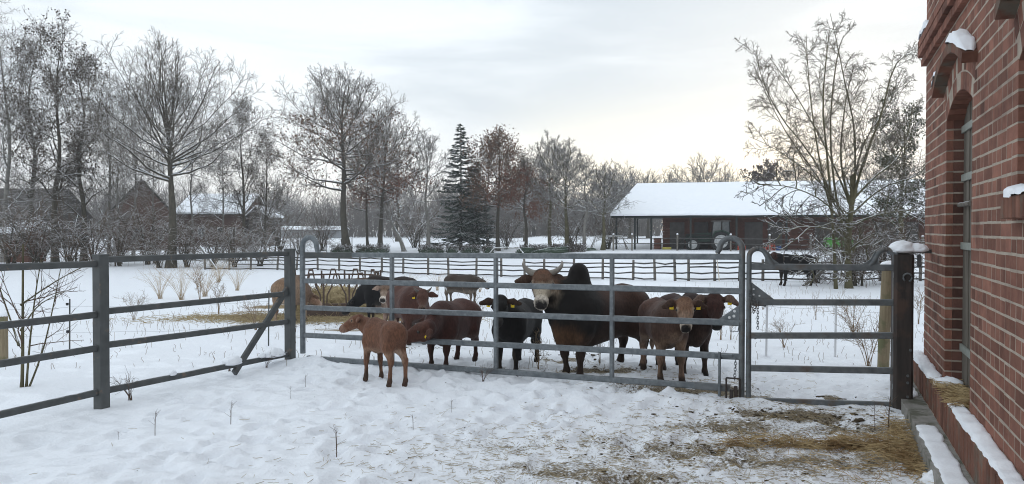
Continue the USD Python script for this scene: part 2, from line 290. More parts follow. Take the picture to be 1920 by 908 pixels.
# the ground: trodden snow, soiled where 'soil' says so
usdkit.material(stage, '/World/Looks/ground', {
    'g': ('geometry', {}), 'a': ('attribute', {'attribute': 'soil'}), 'ah': ('attribute', {'attribute': 'hay'}),
    'mp': ('mapping', {'scale': (1.0, 1.4, 1.0)}),
    'n1': ('noise_texture', {'scale': 40.0, 'detail': 7.0, 'roughness': 0.72}), 'n2': ('noise_texture', {'scale': 5.0, 'detail': 4.0}), 'n3': ('noise_texture', {'scale': 55.0, 'detail': 4.0, 'roughness': 0.7}),
    'mx': ('math', {'math_type': 'multiply_add', 'value2': 0.45, 'value3': 0.0}), 'add': ('math', {'math_type': 'add'}), 'sub': ('math', {'math_type': 'subtract'}),
    'fac': ('map_range', {'range_type': 'smoothstep', 'from_min': -0.28, 'from_max': -0.12, 'clamp': True}),
    'dirt': ('rgb_ramp', {'ramp': [(0.30, (0.055, 0.044, 0.031)), (0.47, (0.16, 0.13, 0.09)), (0.62, (0.34, 0.29, 0.21)), (0.75, (0.52, 0.48, 0.41))]}),
    'hayc': ('rgb_ramp', {'ramp': [(0.30, (0.07, 0.053, 0.032)), (0.5, (0.25, 0.185, 0.10)), (0.7, (0.42, 0.32, 0.18))]}),
    'dm': ('mix_color', {}), 'sc': ('mix_color', {'a': (0.815, 0.84, 0.885), 'b': (0.865, 0.885, 0.915)}), 'c': ('mix_color', {}),
    'bn': ('noise_texture', {'scale': 18.0, 'detail': 6.0, 'roughness': 0.62}), 'b': ('bump', {'strength': 0.8, 'distance': 0.025}),
    'p': ('principled_bsdf', {'roughness': 0.9, 'specular_ior_level': 0.15}),
}, [('g.position', 'mp.vector'), ('mp.vector', 'n1.vector'), ('g.position', 'n2.vector'), ('mp.vector', 'n3.vector'), ('g.position', 'bn.vector'),
    ('n2.fac', 'mx.value1'), ('n1.fac', 'mx.value3'), ('mx.value', 'sub.value2'), ('a.fac', 'sub.value1'), ('sub.value', 'fac.value'),
    ('n3.fac', 'dirt.fac'), ('n3.fac', 'hayc.fac'), ('ah.fac', 'dm.fac'), ('dirt.color', 'dm.a'), ('hayc.color', 'dm.b'), ('n2.fac', 'sc.fac'),
    ('fac.result', 'c.fac'), ('sc.result', 'c.a'), ('dm.result', 'c.b'), ('c.result', 'p.base_color'), ('bn.fac', 'b.height'), ('b.normal', 'p.normal')], surface='p.BSDF')
M['ground'] = UsdShade.Material.Get(stage, '/World/Looks/ground')

# ------------------------------------------------------------------ the ground sheet
def spread(a, b, step, lo, hi, k=1.09):
    mid = np.arange(a, b + step / 2, step); left, right = [], []
    x, s = a, step
    while x > lo: s *= k; x -= s; left.append(x)
    x, s = mid[-1], step
    while x < hi: s *= k; x += s; right.append(x)
    return np.concatenate([left[::-1], mid, right])
gx = spread(-4.6, 4.6, 0.040, -420, 420, 1.085); gy = spread(3.0, 9.6, 0.040, -40, 800, 1.035)
X, Y = np.meshgrid(gx, gy)
Z = h0(X, Y)
near = sstep(30, 10, Y) * sstep(-2, 2, Y)
P3 = np.stack([X, Y, np.zeros_like(X)], -1)
soft = meshkit.fbm(P3 * 0.55 + 40, 4, 3) - 0.5
Z += 0.10 * soft * near + 0.5 * (meshkit.fbm(P3 * 0.03 + 9, 3, 5) - 0.5) * sstep(25, 70, Y)
fine = meshkit.fbm(P3 * [3.2, 3.2, 1] + 11, 4, 8) - 0.5
trod = np.clip(1 - sstep(0.0, 1.2, np.abs(X - 0.6) - 3.2), 0, 1) * sstep(9.4, 8.0, Y) + 0.55 * np.exp(-(((X - 1.2) / 2.6) ** 2 + ((Y - 8.2) / 1.0) ** 2))
trod = np.clip(trod, 0, 1)
fine2 = meshkit.fbm(P3 * [8.5, 8.5, 1] + 51, 3, 18) - 0.5
Z += (0.016 + 0.045 * trod) * fine * near + (0.006 + 0.026 * trod) * fine2 * near * sstep(12, 9, Y)
# prints of boots and hooves
r2 = np.random.default_rng(11)
tracks = []
for (ax, ay, bx, by) in [(-3.2, 3.2, -1.0, 7.6), (-1.0, 7.6, -2.3, 8.6), (-2.6, 5.0, 0.8, 7.0), (-.6, 3.0, .6, 7.2), (.4, 3.0, 1.9, 6.8), (-3.0, 6.6, -1.2, 8.2), (-1.6, 3.4, -2.7, 7.4), (1.4, 7.0, -1.4, 5.2), (-2.2, 4.0, 1.6, 4.8)]:
    n_ = int(math.hypot(bx - ax, by - ay) / .27)
    for k in range(n_):
        t = k / n_; w_ = .10 * (1 if k % 2 else -1); L_ = math.hypot(bx - ax, by - ay)
        tracks.append((ax + (bx - ax) * t - w_ * (by - ay) / L_ + r2.normal(0, .03) + .12 * math.sin(5 * t), ay + (by - ay) * t + w_ * (bx - ax) / L_ + r2.normal(0, .03), math.atan2(by - ay, bx - ax)))
for k in range(1100 + len(tracks)):
    if k >= 1100: px, py, _a = tracks[k - 1100]
    elif k < 650: px, py = r2.uniform(-4.4, 4.2), r2.uniform(3.0, 8.8)
    elif k < 950: px, py = r2.uniform(-1.5, 3.6), r2.uniform(7.0, 9.5)
    else: px, py = r2.normal(-2.6, 1.0), r2.normal(13, 1.5)
    lineL = -2.585 + (py - 8.99) * 0.408
    if px < lineL + 0.25: continue
    rad = r2.uniform(0.045, 0.10); dep = r2.uniform(0.012, 0.04) * (1.0 if px < 1.6 else 0.6); el = r2.uniform(1.0, 1.9); an = r2.uniform(0, PI)
    if k >= 1100: rad, dep, el, an = r2.uniform(.060, .078), r2.uniform(.030, .055), r2.uniform(1.5, 1.9), _a
    i0, i1 = np.searchsorted(gx, [px - 0.35, px + 0.35]); j0, j1 = np.searchsorted(gy, [py - 0.35, py + 0.35])
    xx, yy = X[j0:j1, i0:i1] - px, Y[j0:j1, i0:i1] - py
    u, w = (xx * math.cos(an) + yy * math.sin(an)) / el, -xx * math.sin(an) + yy * math.cos(an)
    q = np.sqrt(u * u + w * w) / rad
    Z[j0:j1, i0:i1] += dep * (-np.exp(-q ** 3.0) + 0.45 * np.exp(-((q - 1.35) / 0.4) ** 2))
for (cx_, cy_, rr, hh) in [(0.6, 7.0, 0.5, 0.04), (1.35, 6.9, 0.3, 0.06), (0.2, 7.3, 0.45, 0.03), (-0.8, 7.85, 0.5, 0.03), (-2.3, 8.75, 0.28, 0.08), (-1.6, 8.2, 0.5, 0.03)]:
    Z += hh * np.exp(-(((X - cx_) ** 2 + (Y - cy_) ** 2) / rr ** 2)) * (0.7 + 0.9 * fine)
def blob(cx_, cy_, rx, ry, a=0.0):
    u, w = (X - cx_) * math.cos(a) + (Y - cy_) * math.sin(a), -(X - cx_) * math.sin(a) + (Y - cy_) * math.cos(a)
    return np.exp(-((u / rx) ** 2 + (w / ry) ** 2))
def gpix(px, py): p = G(px, py); return p[0], p[1]
soil = np.zeros_like(X); hay = np.zeros_like(X)
for (px, py, rx, ry, s) in [(1480, 778, .62, .26, .80), (1380, 800, .9, .5, .62), (1600, 800, .8, .45, .59), (1300, 840, 1.1, .55, .59), (1450, 860, 1.1, .5, .59), (1620, 860, .8, .5, .58), (1180, 900, .7, .35, .64), (1050, 880, 1.0, .5, .56), (950, 830, 1.0, .5, .47),
                            (1325, 828, .12, .06, .75), (1150, 830, .6, .4, .50), (980, 830, .8, .4, .36),
                            (1300, 735, .85, .28, .84), (1130, 690, .8, .3, .74), (1060, 672, .5, .25, .66), (1230, 722, .6, .25, .80), (900, 690, .8, .25, .55), (830, 655, .6, .3, .5), (1400, 745, .4, .18, .7), (1560, 745, .2, .1, .7), (1000, 640, .9, .3, .42)]:
    x, y = gpix(px, py); soil = np.maximum(soil, s * blob(x, y, rx, ry))
for (px, py, rx, ry, s) in [(590, 592, 1.5, .75, 1.1), (470, 585, .6, .5, .8), (650, 618, 1.0, .55, .62), (600, 630, 1.2, .5, .50), (560, 575, 1.6, .8, 1.0), (700, 596, .8, .6, .9)]:
    x, y = gpix(px, py); b = s * blob(x, y, rx, ry); soil = np.maximum(soil, b); hay = np.maximum(hay, np.clip(1.6 * b, 0, 1))
for (px, py, rx, ry, s) in [(1560, 828, .45, .07, .72), (1730, 825, .13, .45, .85)]:
    x, y = gpix(px, py); b = s * blob(x, y, rx, ry); soil = np.maximum(soil, b); hay = np.maximum(hay, np.clip(1.3 * b, 0, 1))
Z += -0.03 * np.clip(soil, 0, 1) * near
ny, nx = X.shape
ii, jj = np.meshgrid(np.arange(ny - 1), np.arange(nx - 1), indexing='ij'); a_ = (ii * nx + jj).ravel()
quads = np.stack([a_, a_ + 1, a_ + nx + 1, a_ + nx], 1)
gv, gf = np.stack([X, Y, Z], -1).reshape(-1, 3), np.vstack([quads[:, [0, 1, 2]], quads[:, [0, 2, 3]]])
from scipy.interpolate import RegularGridInterpolator
_gz = RegularGridInterpolator((gy, gx), Z, bounds_error=False, fill_value=0)
def gz(x, y): return float(_gz((y, x)))
def gzs(xy): return _gz(np.asarray(xy)[:, ::-1])
single('ground', (gv, gf), 'ground', smooth=True, kind='structure', soil=soil.ravel(), hay=hay.ravel(), label='snow covered yard and meadow, trodden and soiled with straw and mud near the gate')
# ------------------------------------------------------------------ the brick building on the right
WU = unit(np.array([-0.4, -1.0, 0.0])); WN = unit(np.array([-1.0, 0.4, 0.0])); WZ = np.array([0, 0, 1.0])      # along the wall towards us, out of the wall, up
W0 = np.array([3.95, 7.4, 0.0])
def W(s, z, d=0.0): return W0 + np.multiply.outer(np.asarray(s, float), WU) + np.multiply.outer(np.asarray(z, float), WZ) + np.multiply.outer(np.asarray(d, float), WN)
def wbox(s0, s1, z0, z1, d0, d1, cut=0.0):
    """A box in wall coordinates: along, up, out; its outer edges chamfered by cut."""
    c = cut
    v = [(s0, z0, d0), (s1, z0, d0), (s1, z1, d0), (s0, z1, d0), (s0, z0, d1 - c), (s1, z0, d1 - c), (s1, z1, d1 - c), (s0, z1, d1 - c)]
    f = [(0, 1, 2, 3), (0, 4, 5, 1), (1, 5, 6, 2), (2, 6, 7, 3), (3, 7, 4, 0)]
    if c:
        v += [(s0 + c, z0 + c, d1), (s1 - c, z0 + c, d1), (s1 - c, z1 - c, d1), (s0 + c, z1 - c, d1)]
        f += [(4, 8, 9, 5), (5, 9, 10, 6), (6, 10, 11, 7), (7, 11, 8, 4), (8, 11, 10, 9)]
    else: f += [(4, 7, 6, 5)]
    v = np.array(v, float)
    return W(v[:, 0], v[:, 1], v[:, 2]), np.array([t for a, b, c_, d in f for t in ((a, b, c_), (a, c_, d))])
def wpoly(poly, d0, d1):
    """A flat shape in the wall's plane, thick from d0 to d1."""
    return prism(poly, W0 + (d0 + d1) / 2 * WN, WU, WZ, d1 - d0)
rb = np.random.default_rng(5)
bld = Thing('brick_building', 'old red brick stable with plinth, arched plank door and snow on its ledges', 'building', W(0, 0))
DS0, DS1, DSP, DR = 1.335, 2.468, 2.41, 1.21            # door opening, springing height, arch radius
DC = (DS0 + DS1) / 2; DZC = DSP + 0.14 - DR
WS0, WS1 = 3.75, 5.0; WSP = 2.40; WZ0 = 1.72            # window opening
WC = (WS0 + WS1) / 2; WR = 1.33; WZC = WSP + 0.155 - WR
COUR, JO = 0.0835, 0.011
PLZ = 0.335
def arch_z(s, c, zc, r): return zc + np.sqrt(np.maximum(r * r - (np.asarray(s) - c) ** 2, 0))
# core of mortar, recessed behind the bricks, with the two openings
from shapely.geometry import Polygon, box as sbox
def opening(s0, s1, z0, c, zc, r):
    a = np.linspace(s0, s1, 17); return Polygon([(s0, z0), (s1, z0)] + [(x, float(arch_z(x, c, zc, r))) for x in a[::-1]])
face = sbox(0.012, 0.10, 4.9, 4.6).difference(opening(DS0 - .006, DS1 + .006, PLZ + 0.0, DC, DZC, DR + .006)).difference(opening(WS0 - .006, WS1 + .006, WZ0, WC, WZC, WR + .006))
def wface(poly, d0, d1):
    m = trimesh.creation.extrude_polygon(poly, d1 - d0, engine='earcut')
    return W(m.vertices[:, 0], m.vertices[:, 1], m.vertices[:, 2] + d0), np.array(m.faces)
bld.add('mortar_wall', wface(face, -0.24, -0.0007), 'mortar')
bld.add('wall_rear', join([wbox(4.9, 11.0, 0.1, 4.6, -0.24, -0.002), wbox(0.012, 0.25, 0.1, 4.6, -5.0, -0.24), wbox(0.25, 11.0, 0.1, 4.6, -5.0, -4.75), wbox(10.75, 11.0, 0.1, 4.6, -4.75, -0.24)]), 'brick')
bld.add('roof', join([wpoly([(-0.25, 4.6), (11.2, 4.6), (11.2, 4.72), (-0.25, 4.72)], -5.3, 0.22)]), 'roof_tile')
bld.add('floor', wbox(0.25, 10.75, 0.1, PLZ - 0.02, -4.75, -0.24), 'concrete')
# bricks, one by one: courses of stretchers and headers by turns
pieces = []
def brick(s0, s1, z0, z1, d=0.0, deep=0.05, dark=False, keep=True):
    g = 0.0058; gz_ = 0.0072
    a, b = s0 + g + rb.normal(0, .0015), s1 - g + rb.normal(0, .0015)
    if b - a < 0.012: return
    o = abs(rb.normal(0, 0.0004)) + .0002
    pieces.append((wbox(a, b, z0 + gz_ + rb.normal(0, .0015), z1 - gz_ + rb.normal(0, .0015), d - deep, d + o, 0.0012), dark))
def spans(n, s_end=4.75):
    if n % 2 == 0: e = np.arange(-0.0, s_end, 0.25)                      # stretchers
    else: e = np.arange(0.0, s_end, 0.125)
    if n % 4 == 2: e = np.concatenate([[0.0], np.arange(0.125, s_end, 0.25)])
    return e
ring = 0.255
HANG = math.radians(29)
for n in range(0, 46):
    z0, z1 = PLZ + n * COUR, PLZ + (n + 1) * COUR
    if z0 > 4.3: break
    e = spans(n)
    for s0, s1 in zip(e[:-1], e[1:]):
        zm = (z0 + z1) / 2
        segs = [(s0, s1)]
        for (a, b, c, zc, r, zb) in ((DS0, DS1, DC, DZC, DR, PLZ), (WS0, WS1, WC, WZC, WR, WZ0)):
            new = []
            if zm < zb: continue
            spring = zc + math.sqrt(r * r - ((b - a) / 2) ** 2)
            if zm < spring: lo, hi = a, b
            else:
                ro = r + ring
                h = zm - zc
                if h >= ro: lo = hi = None
                else:
                    half = min(math.sqrt(ro * ro - h * h), h * math.tan(math.asin((b - a) / 2 / r)) + 0.0)
                    lo, hi = c - half, c + half
            for (p, q) in segs:
                if lo is not None and abs(q - lo) < .02: new.append((p, lo + .0058)); continue
                if lo is not None and abs(p - hi) < .02: new.append((hi - .0058, q)); continue
                if lo is not None and 0 < q - lo and p < lo and lo - p < .02: continue
                if lo is None or q <= lo or p >= hi: new.append((p, q)); continue
                if p < lo: new.append((p, lo + .0058))
                if q > hi: new.append((hi - .0058, q))
            segs = new
        corn = 0.0
        for p, q in segs:
            if 3.09 < zm < 3.36: corn = 0.045 if zm < 3.17 else 0.075
            brick(p, q, z0, z1, corn, 0.05 + corn)
# the door's and window's reveals: the ends of the bricks going in
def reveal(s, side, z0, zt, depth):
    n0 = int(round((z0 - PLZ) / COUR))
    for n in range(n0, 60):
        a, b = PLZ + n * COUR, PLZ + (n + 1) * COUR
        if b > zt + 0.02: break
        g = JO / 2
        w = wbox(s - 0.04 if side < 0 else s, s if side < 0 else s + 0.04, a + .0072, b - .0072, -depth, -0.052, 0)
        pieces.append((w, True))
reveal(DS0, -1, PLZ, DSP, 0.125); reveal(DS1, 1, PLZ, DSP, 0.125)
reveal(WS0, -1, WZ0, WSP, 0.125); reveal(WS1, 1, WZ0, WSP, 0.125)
# largest in the photograph first: nearest, and not behind the door's edge
def size_of(m):
    c = m[0].mean(0); ext = np.linalg.norm(m[0].max(0) - m[0].min(0)); s = (c - W0) @ WU
    zc = c[2]; top = 430 - (zc - 1.55) * F / c[1]; px = CX + c[0] / c[1] * F
    vis = (px < 1930) and (-10 < top < 918)
    return ext / c[1] if vis else -1.0
order = sorted(range(len(pieces)), key=lambda i: -size_of(pieces[i][0]))
def tone_of(n): return np.clip(rb.normal(0.5, 0.22), 0, 1) * np.ones(n)
rest, rest_t = {False: [], True: []}, {False: [], True: []}
for k, i in enumerate(order):
    m, dark = pieces[i]; t = tone_of(len(m[0]))
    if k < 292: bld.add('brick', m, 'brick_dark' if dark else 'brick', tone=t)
    else: rest[dark].append(m); rest_t[dark].append(t)
bld.add('brickwork', join(rest[False]), 'brick', tone=np.concatenate(rest_t[False]), kind='stuff')
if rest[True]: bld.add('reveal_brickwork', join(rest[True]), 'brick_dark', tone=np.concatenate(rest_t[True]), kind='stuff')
# arches: two rings of bricks on end, and a projecting hood on the door's
def voussoirs(c, zc, r, half, n, r0, r1, d, deep, parent=None, name='arch_brick', material='brick', under=-0.13):
    th = np.linspace(-half, half, n + 1)
    for a, b in zip(th[:-1], th[1:]):
        g = 0.5 * 0.009 / r0
        poly = [(c + rr * math.sin(t), zc + rr * math.cos(t)) for rr, t in ((r0, a + g), (r0, b - g), (r1, b - g * r0 / r1), (r1, a + g * r0 / r1))]
        m = wface(Polygon(poly), under, d + rb.normal(0, .0015))
        bld.add(name, m, material, tone=tone_of(len(m[0])))
hd = math.asin((DS1 - DS0) / 2 / DR); hw = math.asin((WS1 - WS0) / 2 / WR)
voussoirs(DC, DZC, DR, hd, 14, DR, DR + 0.122, 0.0, 0.05); voussoirs(DC, DZC, DR, hd, 15, DR + 0.134, DR + ring - 0.005, 0.0, 0.05, under=-0.05)
voussoirs(WC, WZC, WR, hw, 16, WR, WR + 0.122, 0.0, 0.05); voussoirs(WC, WZC, WR, hw, 17, WR + 0.134, WR + ring - 0.005, 0.0, 0.05, under=-0.05)
voussoirs(DC, DZC, DR, hd + 0.03, 9, DR + ring + 0.004, DR + ring + 0.074, 0.088, 0.1, name='hood_brick', material='brick_dirty', under=-0.04)
voussoirs(WC, WZC, WR, hw - 0.012, 10, WR + ring + 0.004, WR + ring + 0.074, 0.088, 0.1, name='hood_brick', material='brick_dirty', under=-0.04)
# plinth: bricks on edge under a row of headers, on a concrete footing
bld.add('plinth_core', wbox(-0.09, 11.0, 0.02, PLZ - 0.012, -0.2, 0.098), 'mortar')
for k, s in enumerate(np.arange(-0.10, 4.9, 0.078)):
    m = wbox(s + .004, s + .074, 0.11, PLZ - 0.004, -0.02, 0.105 + rb.normal(0, .002), 0.006)
    bld.add('plinth_brick', m, 'brick_dirty', tone=tone_of(len(m[0])))
fp = [(x, 0.105 + 0.17 + 0.012 * math.sin(3 * x) + rb.normal(0, .004)) for x in np.arange(-0.3, 11, 0.2)]
ft = trimesh.creation.extrude_polygon(Polygon([(-0.3, 0.0)] + fp + [(11, 0.0)]), 0.22, engine='earcut')
bld.add('footing', (W(ft.vertices[:, 0], ft.vertices[:, 2] - 0.12, ft.vertices[:, 1]), np.array(ft.faces)), 'concrete')
# window sill of bricks laid sloping, window behind
for k, s in enumerate(np.arange(WS0 - 0.06, WS1 + 0.06, 0.083)):
    m = wbox(s + .004, s + .079, WZ0 - 0.118, WZ0 - 0.004, -0.11, 0.062 + rb.normal(0, .002), 0.006); bld.add('sill_brick', m, 'brick_dirty', tone=tone_of(len(m[0])))
bld.add('sill_mortar', wbox(WS0 - 0.05, WS1 + 0.05, WZ0 - 0.112, WZ0 - 0.012, -0.12, 0.05), 'mortar')
wf = opening(WS0 + 0.0, WS1, WZ0, WC, WZC, WR)
win = bld.add('window', wface(wf.difference(wf.buffer(-0.06)).union(sbox(WC - .02, WZ0, WC + .02, WSP + .15).intersection(wf)).union(sbox(WS0, 2.05, WS1, 2.08)), -0.16, -0.11), 'door_wood', tone=None) if False else bld.add('window', wface(wf.difference(wf.buffer(-0.06)), -0.165, -0.115), 'door_wood')
bld.add('pane', wface(wf.buffer(-0.055), -0.15, -0.142), 'window_glass', parent=win)
# the door: upright planks with strap hinges, in a frame
df = opening(DS0, DS1, PLZ + 0.0, DC, DZC, DR)
dr = bld.add('door', wface(df.buffer(-0.002), -0.20, -0.152), 'door_wood', tone=0.3 * np.ones(len(wface(df.buffer(-0.002), -0.20, -0.152)[0])))
ps = np.linspace(DS0, DS1, 9)
for a, b in zip(ps[:-1], ps[1:]):
    pl = df.intersection(sbox(a + .004, 0, b - .004, 9)); m = wface(pl, -0.15, -0.118 + rb.normal(0, .003))
    bld.add('plank', m, 'door_wood', parent=dr, tone=tone_of(len(m[0])))
for z in (0.62, 1.42, 1.95, 2.33): bld.add('strap_hinge', wbox(DS0 + 0.02, DS1 - 0.1, z - .028, z + .028, -0.117, -0.100, 0.003), 'strap', parent=dr)
bld.add('bolt', tube(W([DS0 + .02, DS0 + .5], [1.74, 1.74], [-.09, -.09]), 0.018), 'grey_wood', parent=dr)
# snow on plinth, footing, hood, cornice and sill
def ledge(pts, wid, hgt, seed, n=None, gap=None):
    """A ridge of settled snow along points (s, z, d), irregular in breadth and height."""
    pts = np.array(pts, float); K = len(pts)
    out = []; prof = np.linspace(0, PI, 9)
    rr = np.random.default_rng(seed)
    nz = meshkit.fbm(np.stack([np.arange(K) * 0.33, np.zeros(K), np.zeros(K) + seed], -1), 3, seed)
    V = []
    for k in range(K):
        e = min(1.0, min(k, K - 1 - k) / 2.0 + 0.05)
        w = wid * (0.92 + 0.35 * (nz[k] - 0.4)) * (0.3 + 0.7 * e); h = hgt * (0.25 + 0.95 * nz[k]) * e
        for j, a in enumerate(prof):
            x = -math.cos(a) * 0.5
            V.append(W(pts[k, 0] + rr.normal(0, .004), pts[k, 1] + h * math.sin(a) ** 0.42 * (1 + rr.normal(0, .05)), pts[k, 2] + (x + 0.0) * w))
    V = np.array(V); m = len(prof)
    nn = meshkit.fbm(V * 14 + seed, 3, seed) - .5; V = V + nn[:, None] * (WZ * hgt * .45 + WN * wid * .25)
    q = [(k * m + j, k * m + j + 1, (k + 1) * m + j + 1, (k + 1) * m + j) for k in range(K - 1) for j in range(m - 1)]
    q = np.array(q); return V, np.vstack([q[:, [0, 2, 1]], q[:, [0, 3, 2]]])
bld.add('snow_ledge', ledge([(s, PLZ - .006, 0.052) for s in np.arange(-0.09, 1.30, 0.04)], 0.115, 0.06, 3), 'snow', smooth=True)
bld.add('snow_ledge', ledge([(s, PLZ - .006, 0.050) for s in np.arange(2.18, 6.0, 0.04)], 0.108, 0.042, 4), 'snow', smooth=True)
bld.add('snow_ledge', ledge([(s, PLZ - .006, -0.01) for s in np.arange(1.30, 1.62, 0.04)], 0.20, 0.07, 9), 'snow', smooth=True)
bld.add('snow_ledge', ledge([(s, 0.098, 0.195) for s in np.arange(-0.28, 0.9, 0.04)], 0.16, 0.03, 5), 'snow', smooth=True)
bld.add('snow_ledge', ledge([(s, 0.098, 0.195) for s in np.arange(1.9, 5.5, 0.04)], 0.14, 0.028, 6), 'snow', smooth=True)
hr = DR + ring + 0.076
def hoodp(a): return (DC + hr * math.sin(a), DZC + hr * math.cos(a), 0.045)
bld.add('snow_cap', ledge([hoodp(a) for a in np.linspace(0.02, 0.50, 14)], 0.13, 0.085, 12), 'snow', smooth=True)
bld.add('snow_cap', ledge([hoodp(a) for a in np.linspace(-0.27, 0.02, 10)], 0.06, 0.035, 13), 'snow', smooth=True)
bld.add('snow_cap', ledge([hoodp(a) for a in np.linspace(-0.52, -0.33, 8)], 0.11, 0.06, 14), 'snow', smooth=True)
bld.add('snow_ledge', ledge([(s, 3.352, 0.037) for s in np.arange(-0.02, 0.62, 0.04)], 0.085, 0.085, 15), 'snow', smooth=True)
bld.add('snow_ledge', ledge([(s, WZ0 - .006, 0.0) for s in np.arange(WS0 - .02, WS1, 0.04)], 0.15, 0.05, 16), 'snow', smooth=True)
# straw lying on the door's step
def straws(xyz, n, ln, spread_z, seed, mtl_r=0.0016):
    rr = np.random.default_rng(seed); c = xyz
    an = rr.uniform(0, 2 * PI, n); el = rr.normal(0, spread_z, n); L = rr.uniform(0.4, 1.0, n) * ln
    d = np.stack([np.cos(an) * np.cos(el), np.sin(an) * np.cos(el), np.sin(el)], -1)
    bend = rr.normal(0, 0.12, (n, 3)) * L[:, None]; bend[:, 2] *= 0.4
    P = np.stack([c - d * L[:, None] / 2, c + bend * 0.5, c + d * L[:, None] / 2], 1)
    return tubes(P, np.full((n, 3), mtl_r) * rr.uniform(0.7, 1.4, (n, 1)), 3)
rs = np.random.default_rng(21)
ss, dd = rs.uniform(1.4, 2.4, 700), rs.uniform(-0.10, 0.09, 700)
single('step_straw', straws(W(ss, PLZ + 0.006 + rs.uniform(0, .03, 700), dd), 700, 0.14, 0.12, 22), 'straw', kind='stuff', label='loose straw strewn on the brick doorstep of the stable')

# ------------------------------------------------------------------ steel fence on the left
P2, P1 = np.array([-2.585, 8.99]), np.array([-3.54, 6.65]); FD = (P1 - P2) / np.linalg.norm(P1 - P2); FL = np.linalg.norm(P1 - P2)
P0 = P1 + FD * 2.62
def xyz(p, z): return np.array([p[0], p[1], z])
fen = Thing('metal_fence', 'dark grey steel yard fence of square posts and four rails, on the left', 'fence', xyz(P1, 0))
for p, t in ((P1, 1.335), (P2, 1.325), (P0, 1.335)):
    post = fen.add('post', beam(xyz(p, -0.3), xyz(p, t - 0.012), 0.095, 0.095, up=(FD[0], FD[1], 0), cut=0.06), 'steel')
    fen.add('post_cap', beam(xyz(p, t - 0.012), xyz(p, t), 0.101, 0.101, up=(FD[0], FD[1], 0), cut=0.08), 'steel', parent=post)
RZ2, RZ1 = (1.268, 0.805, 0.478, 0.10), (1.288, 0.838, 0.545, 0.15)
for k in range(4):
    a, b = xyz(P2 + FD * 0.05, RZ2[k]), xyz(P1 - FD * 0.05, RZ1[k])
    fen.add('rail', beam(a, b, 0.042, 0.055, cut=0.2), 'steel')
    c, d = xyz(P1 + FD * 0.05, RZ1[k] - (0.035, 0.02, 0.015, 0.0)[k]), xyz(P0 - FD * 0.05, RZ1[k] - 0.01)
    fen.add('rail', beam(c, d, 0.042, 0.055, cut=0.2), 'steel')
fen.add('brace', beam(xyz(P2 + FD * 0.05, 0.86), xyz(P2 + FD * 0.92, 0.03), 0.036, 0.07), 'steel')
for t, w, sd in ((0.30, 0.17, 1), (0.48, 0.06, 2), (0.95, 0.13, 3), (1.75, 0.05, 4)):
    z = RZ2[3] + (RZ1[3] - RZ2[3]) * t / FL
    fen.add('snow_cap', lump(xyz(P2 + FD * t, z + 0.028), (w * 0.75, w, 0.075 if w > .1 else .04), sd), 'snow', smooth=True)

# ------------------------------------------------------------------ the long galvanised gate
GD = np.append(unit(GB - GA), 0); GLn = np.linalg.norm(GB - GA); GN = np.array([GD[1], -GD[0], 0])      # GN points to the camera
def gp(t, z, n=0.0): return np.array([GA[0], GA[1], 0]) + GD * t + WZ * z + GN * n
gate = Thing('field_gate', 'long galvanised five rail gate closed in front of the cattle', 'gate', gp(0, 0))
zl, zr = (1.255, .958, .648, .332, .072), (1.300, .988, .70, .392, .100)
def gz_at(k, t): return zl[k] + (zr[k] - zl[k]) * t / GLn
for k in range(5): gate.add('rail', beam(gp(0.06 if k < 4 else 0.1, gz_at(k, 0)), gp(GLn - 0.0 if k < 4 else GLn - 0.16, gz_at(k, GLn)), 0.05, 0.055, cut=0.16), 'zinc')
gate.add('rail_sleeve', beam(gp(0.07, gz_at(0, 0) + .001), gp(0.72, gz_at(0, .7) + .001), 0.056, 0.061), 'steel')
def t_of(px):
    ray_ = np.array([(px - CX) / F, 1.0]); A = np.array([[GD[0], -ray_[0]], [GD[1], -ray_[1]]]); return np.linalg.solve(A, -GA)[0]
for px in (735, 930, 1148):
    t = t_of(px); ks = range(4)
    gate.add('upright', beam(gp(t, gz_at(4, t) + .02, .003), gp(t, gz_at(0, t) - .02, .003), 0.046, 0.04, up=GD, cut=0.16), 'zinc')
def hoop(z_bot, t, top, w, sgn, r, drop):
    a = arc(gp(t + sgn * w / 2, top - w / 2), w / 2, PI if sgn > 0 else 0, 0 if sgn > 0 else PI, 11, GD, WZ)
    pts = np.vstack([[gp(t, z_bot)], [gp(t, (z_bot + top) / 2)], a, [gp(t + sgn * (w + 0.012), top - w / 2 - drop * 0.5)], [gp(t + sgn * (w + 0.02), top - w / 2 - drop)]])
    rr = np.full(len(pts), r); rr[-2:] = r * 0.86; return tube(pts, rr, 10)
gate.add('hinge_stile', hoop(0.12, 0.03, 1.455, 0.20, 1, 0.031, 0.12), 'zinc', smooth=40)
gate.add('closing_stile', hoop(0.0, GLn, 1.47, 0.20, -1, 0.027, 0.04), 'zinc_dark', smooth=40)
gate.add('latch_plate', prism([(0, 0), (-0.2, 0), (0, 0.15)], gp(GLn - 0.02, gz_at(2, GLn) + .015, .0), GD, WZ, 0.012), 'zinc')
for (dx, dz) in ((-.05, .045), (-.09, .03), (-.045, .09)):
    gate.add('latch_hole', tube([gp(GLn - .02 + dx, gz_at(2, GLn) + .015 + dz, .0065), gp(GLn - .02 + dx, gz_at(2, GLn) + .015 + dz, .0075)], 0.013, 10), 'plastic_white')
tb = GLn - 0.19
bolt = gate.add('drop_bolt', tube([gp(tb, -0.02, .045), gp(tb, 0.43, .045)], 0.013, 8), 'zinc')
gate.add('bolt_bracket', beam(gp(tb - .04, 0.40, .03), gp(tb + .11, 0.40, .03), 0.03, 0.022), 'zinc', parent=bolt)
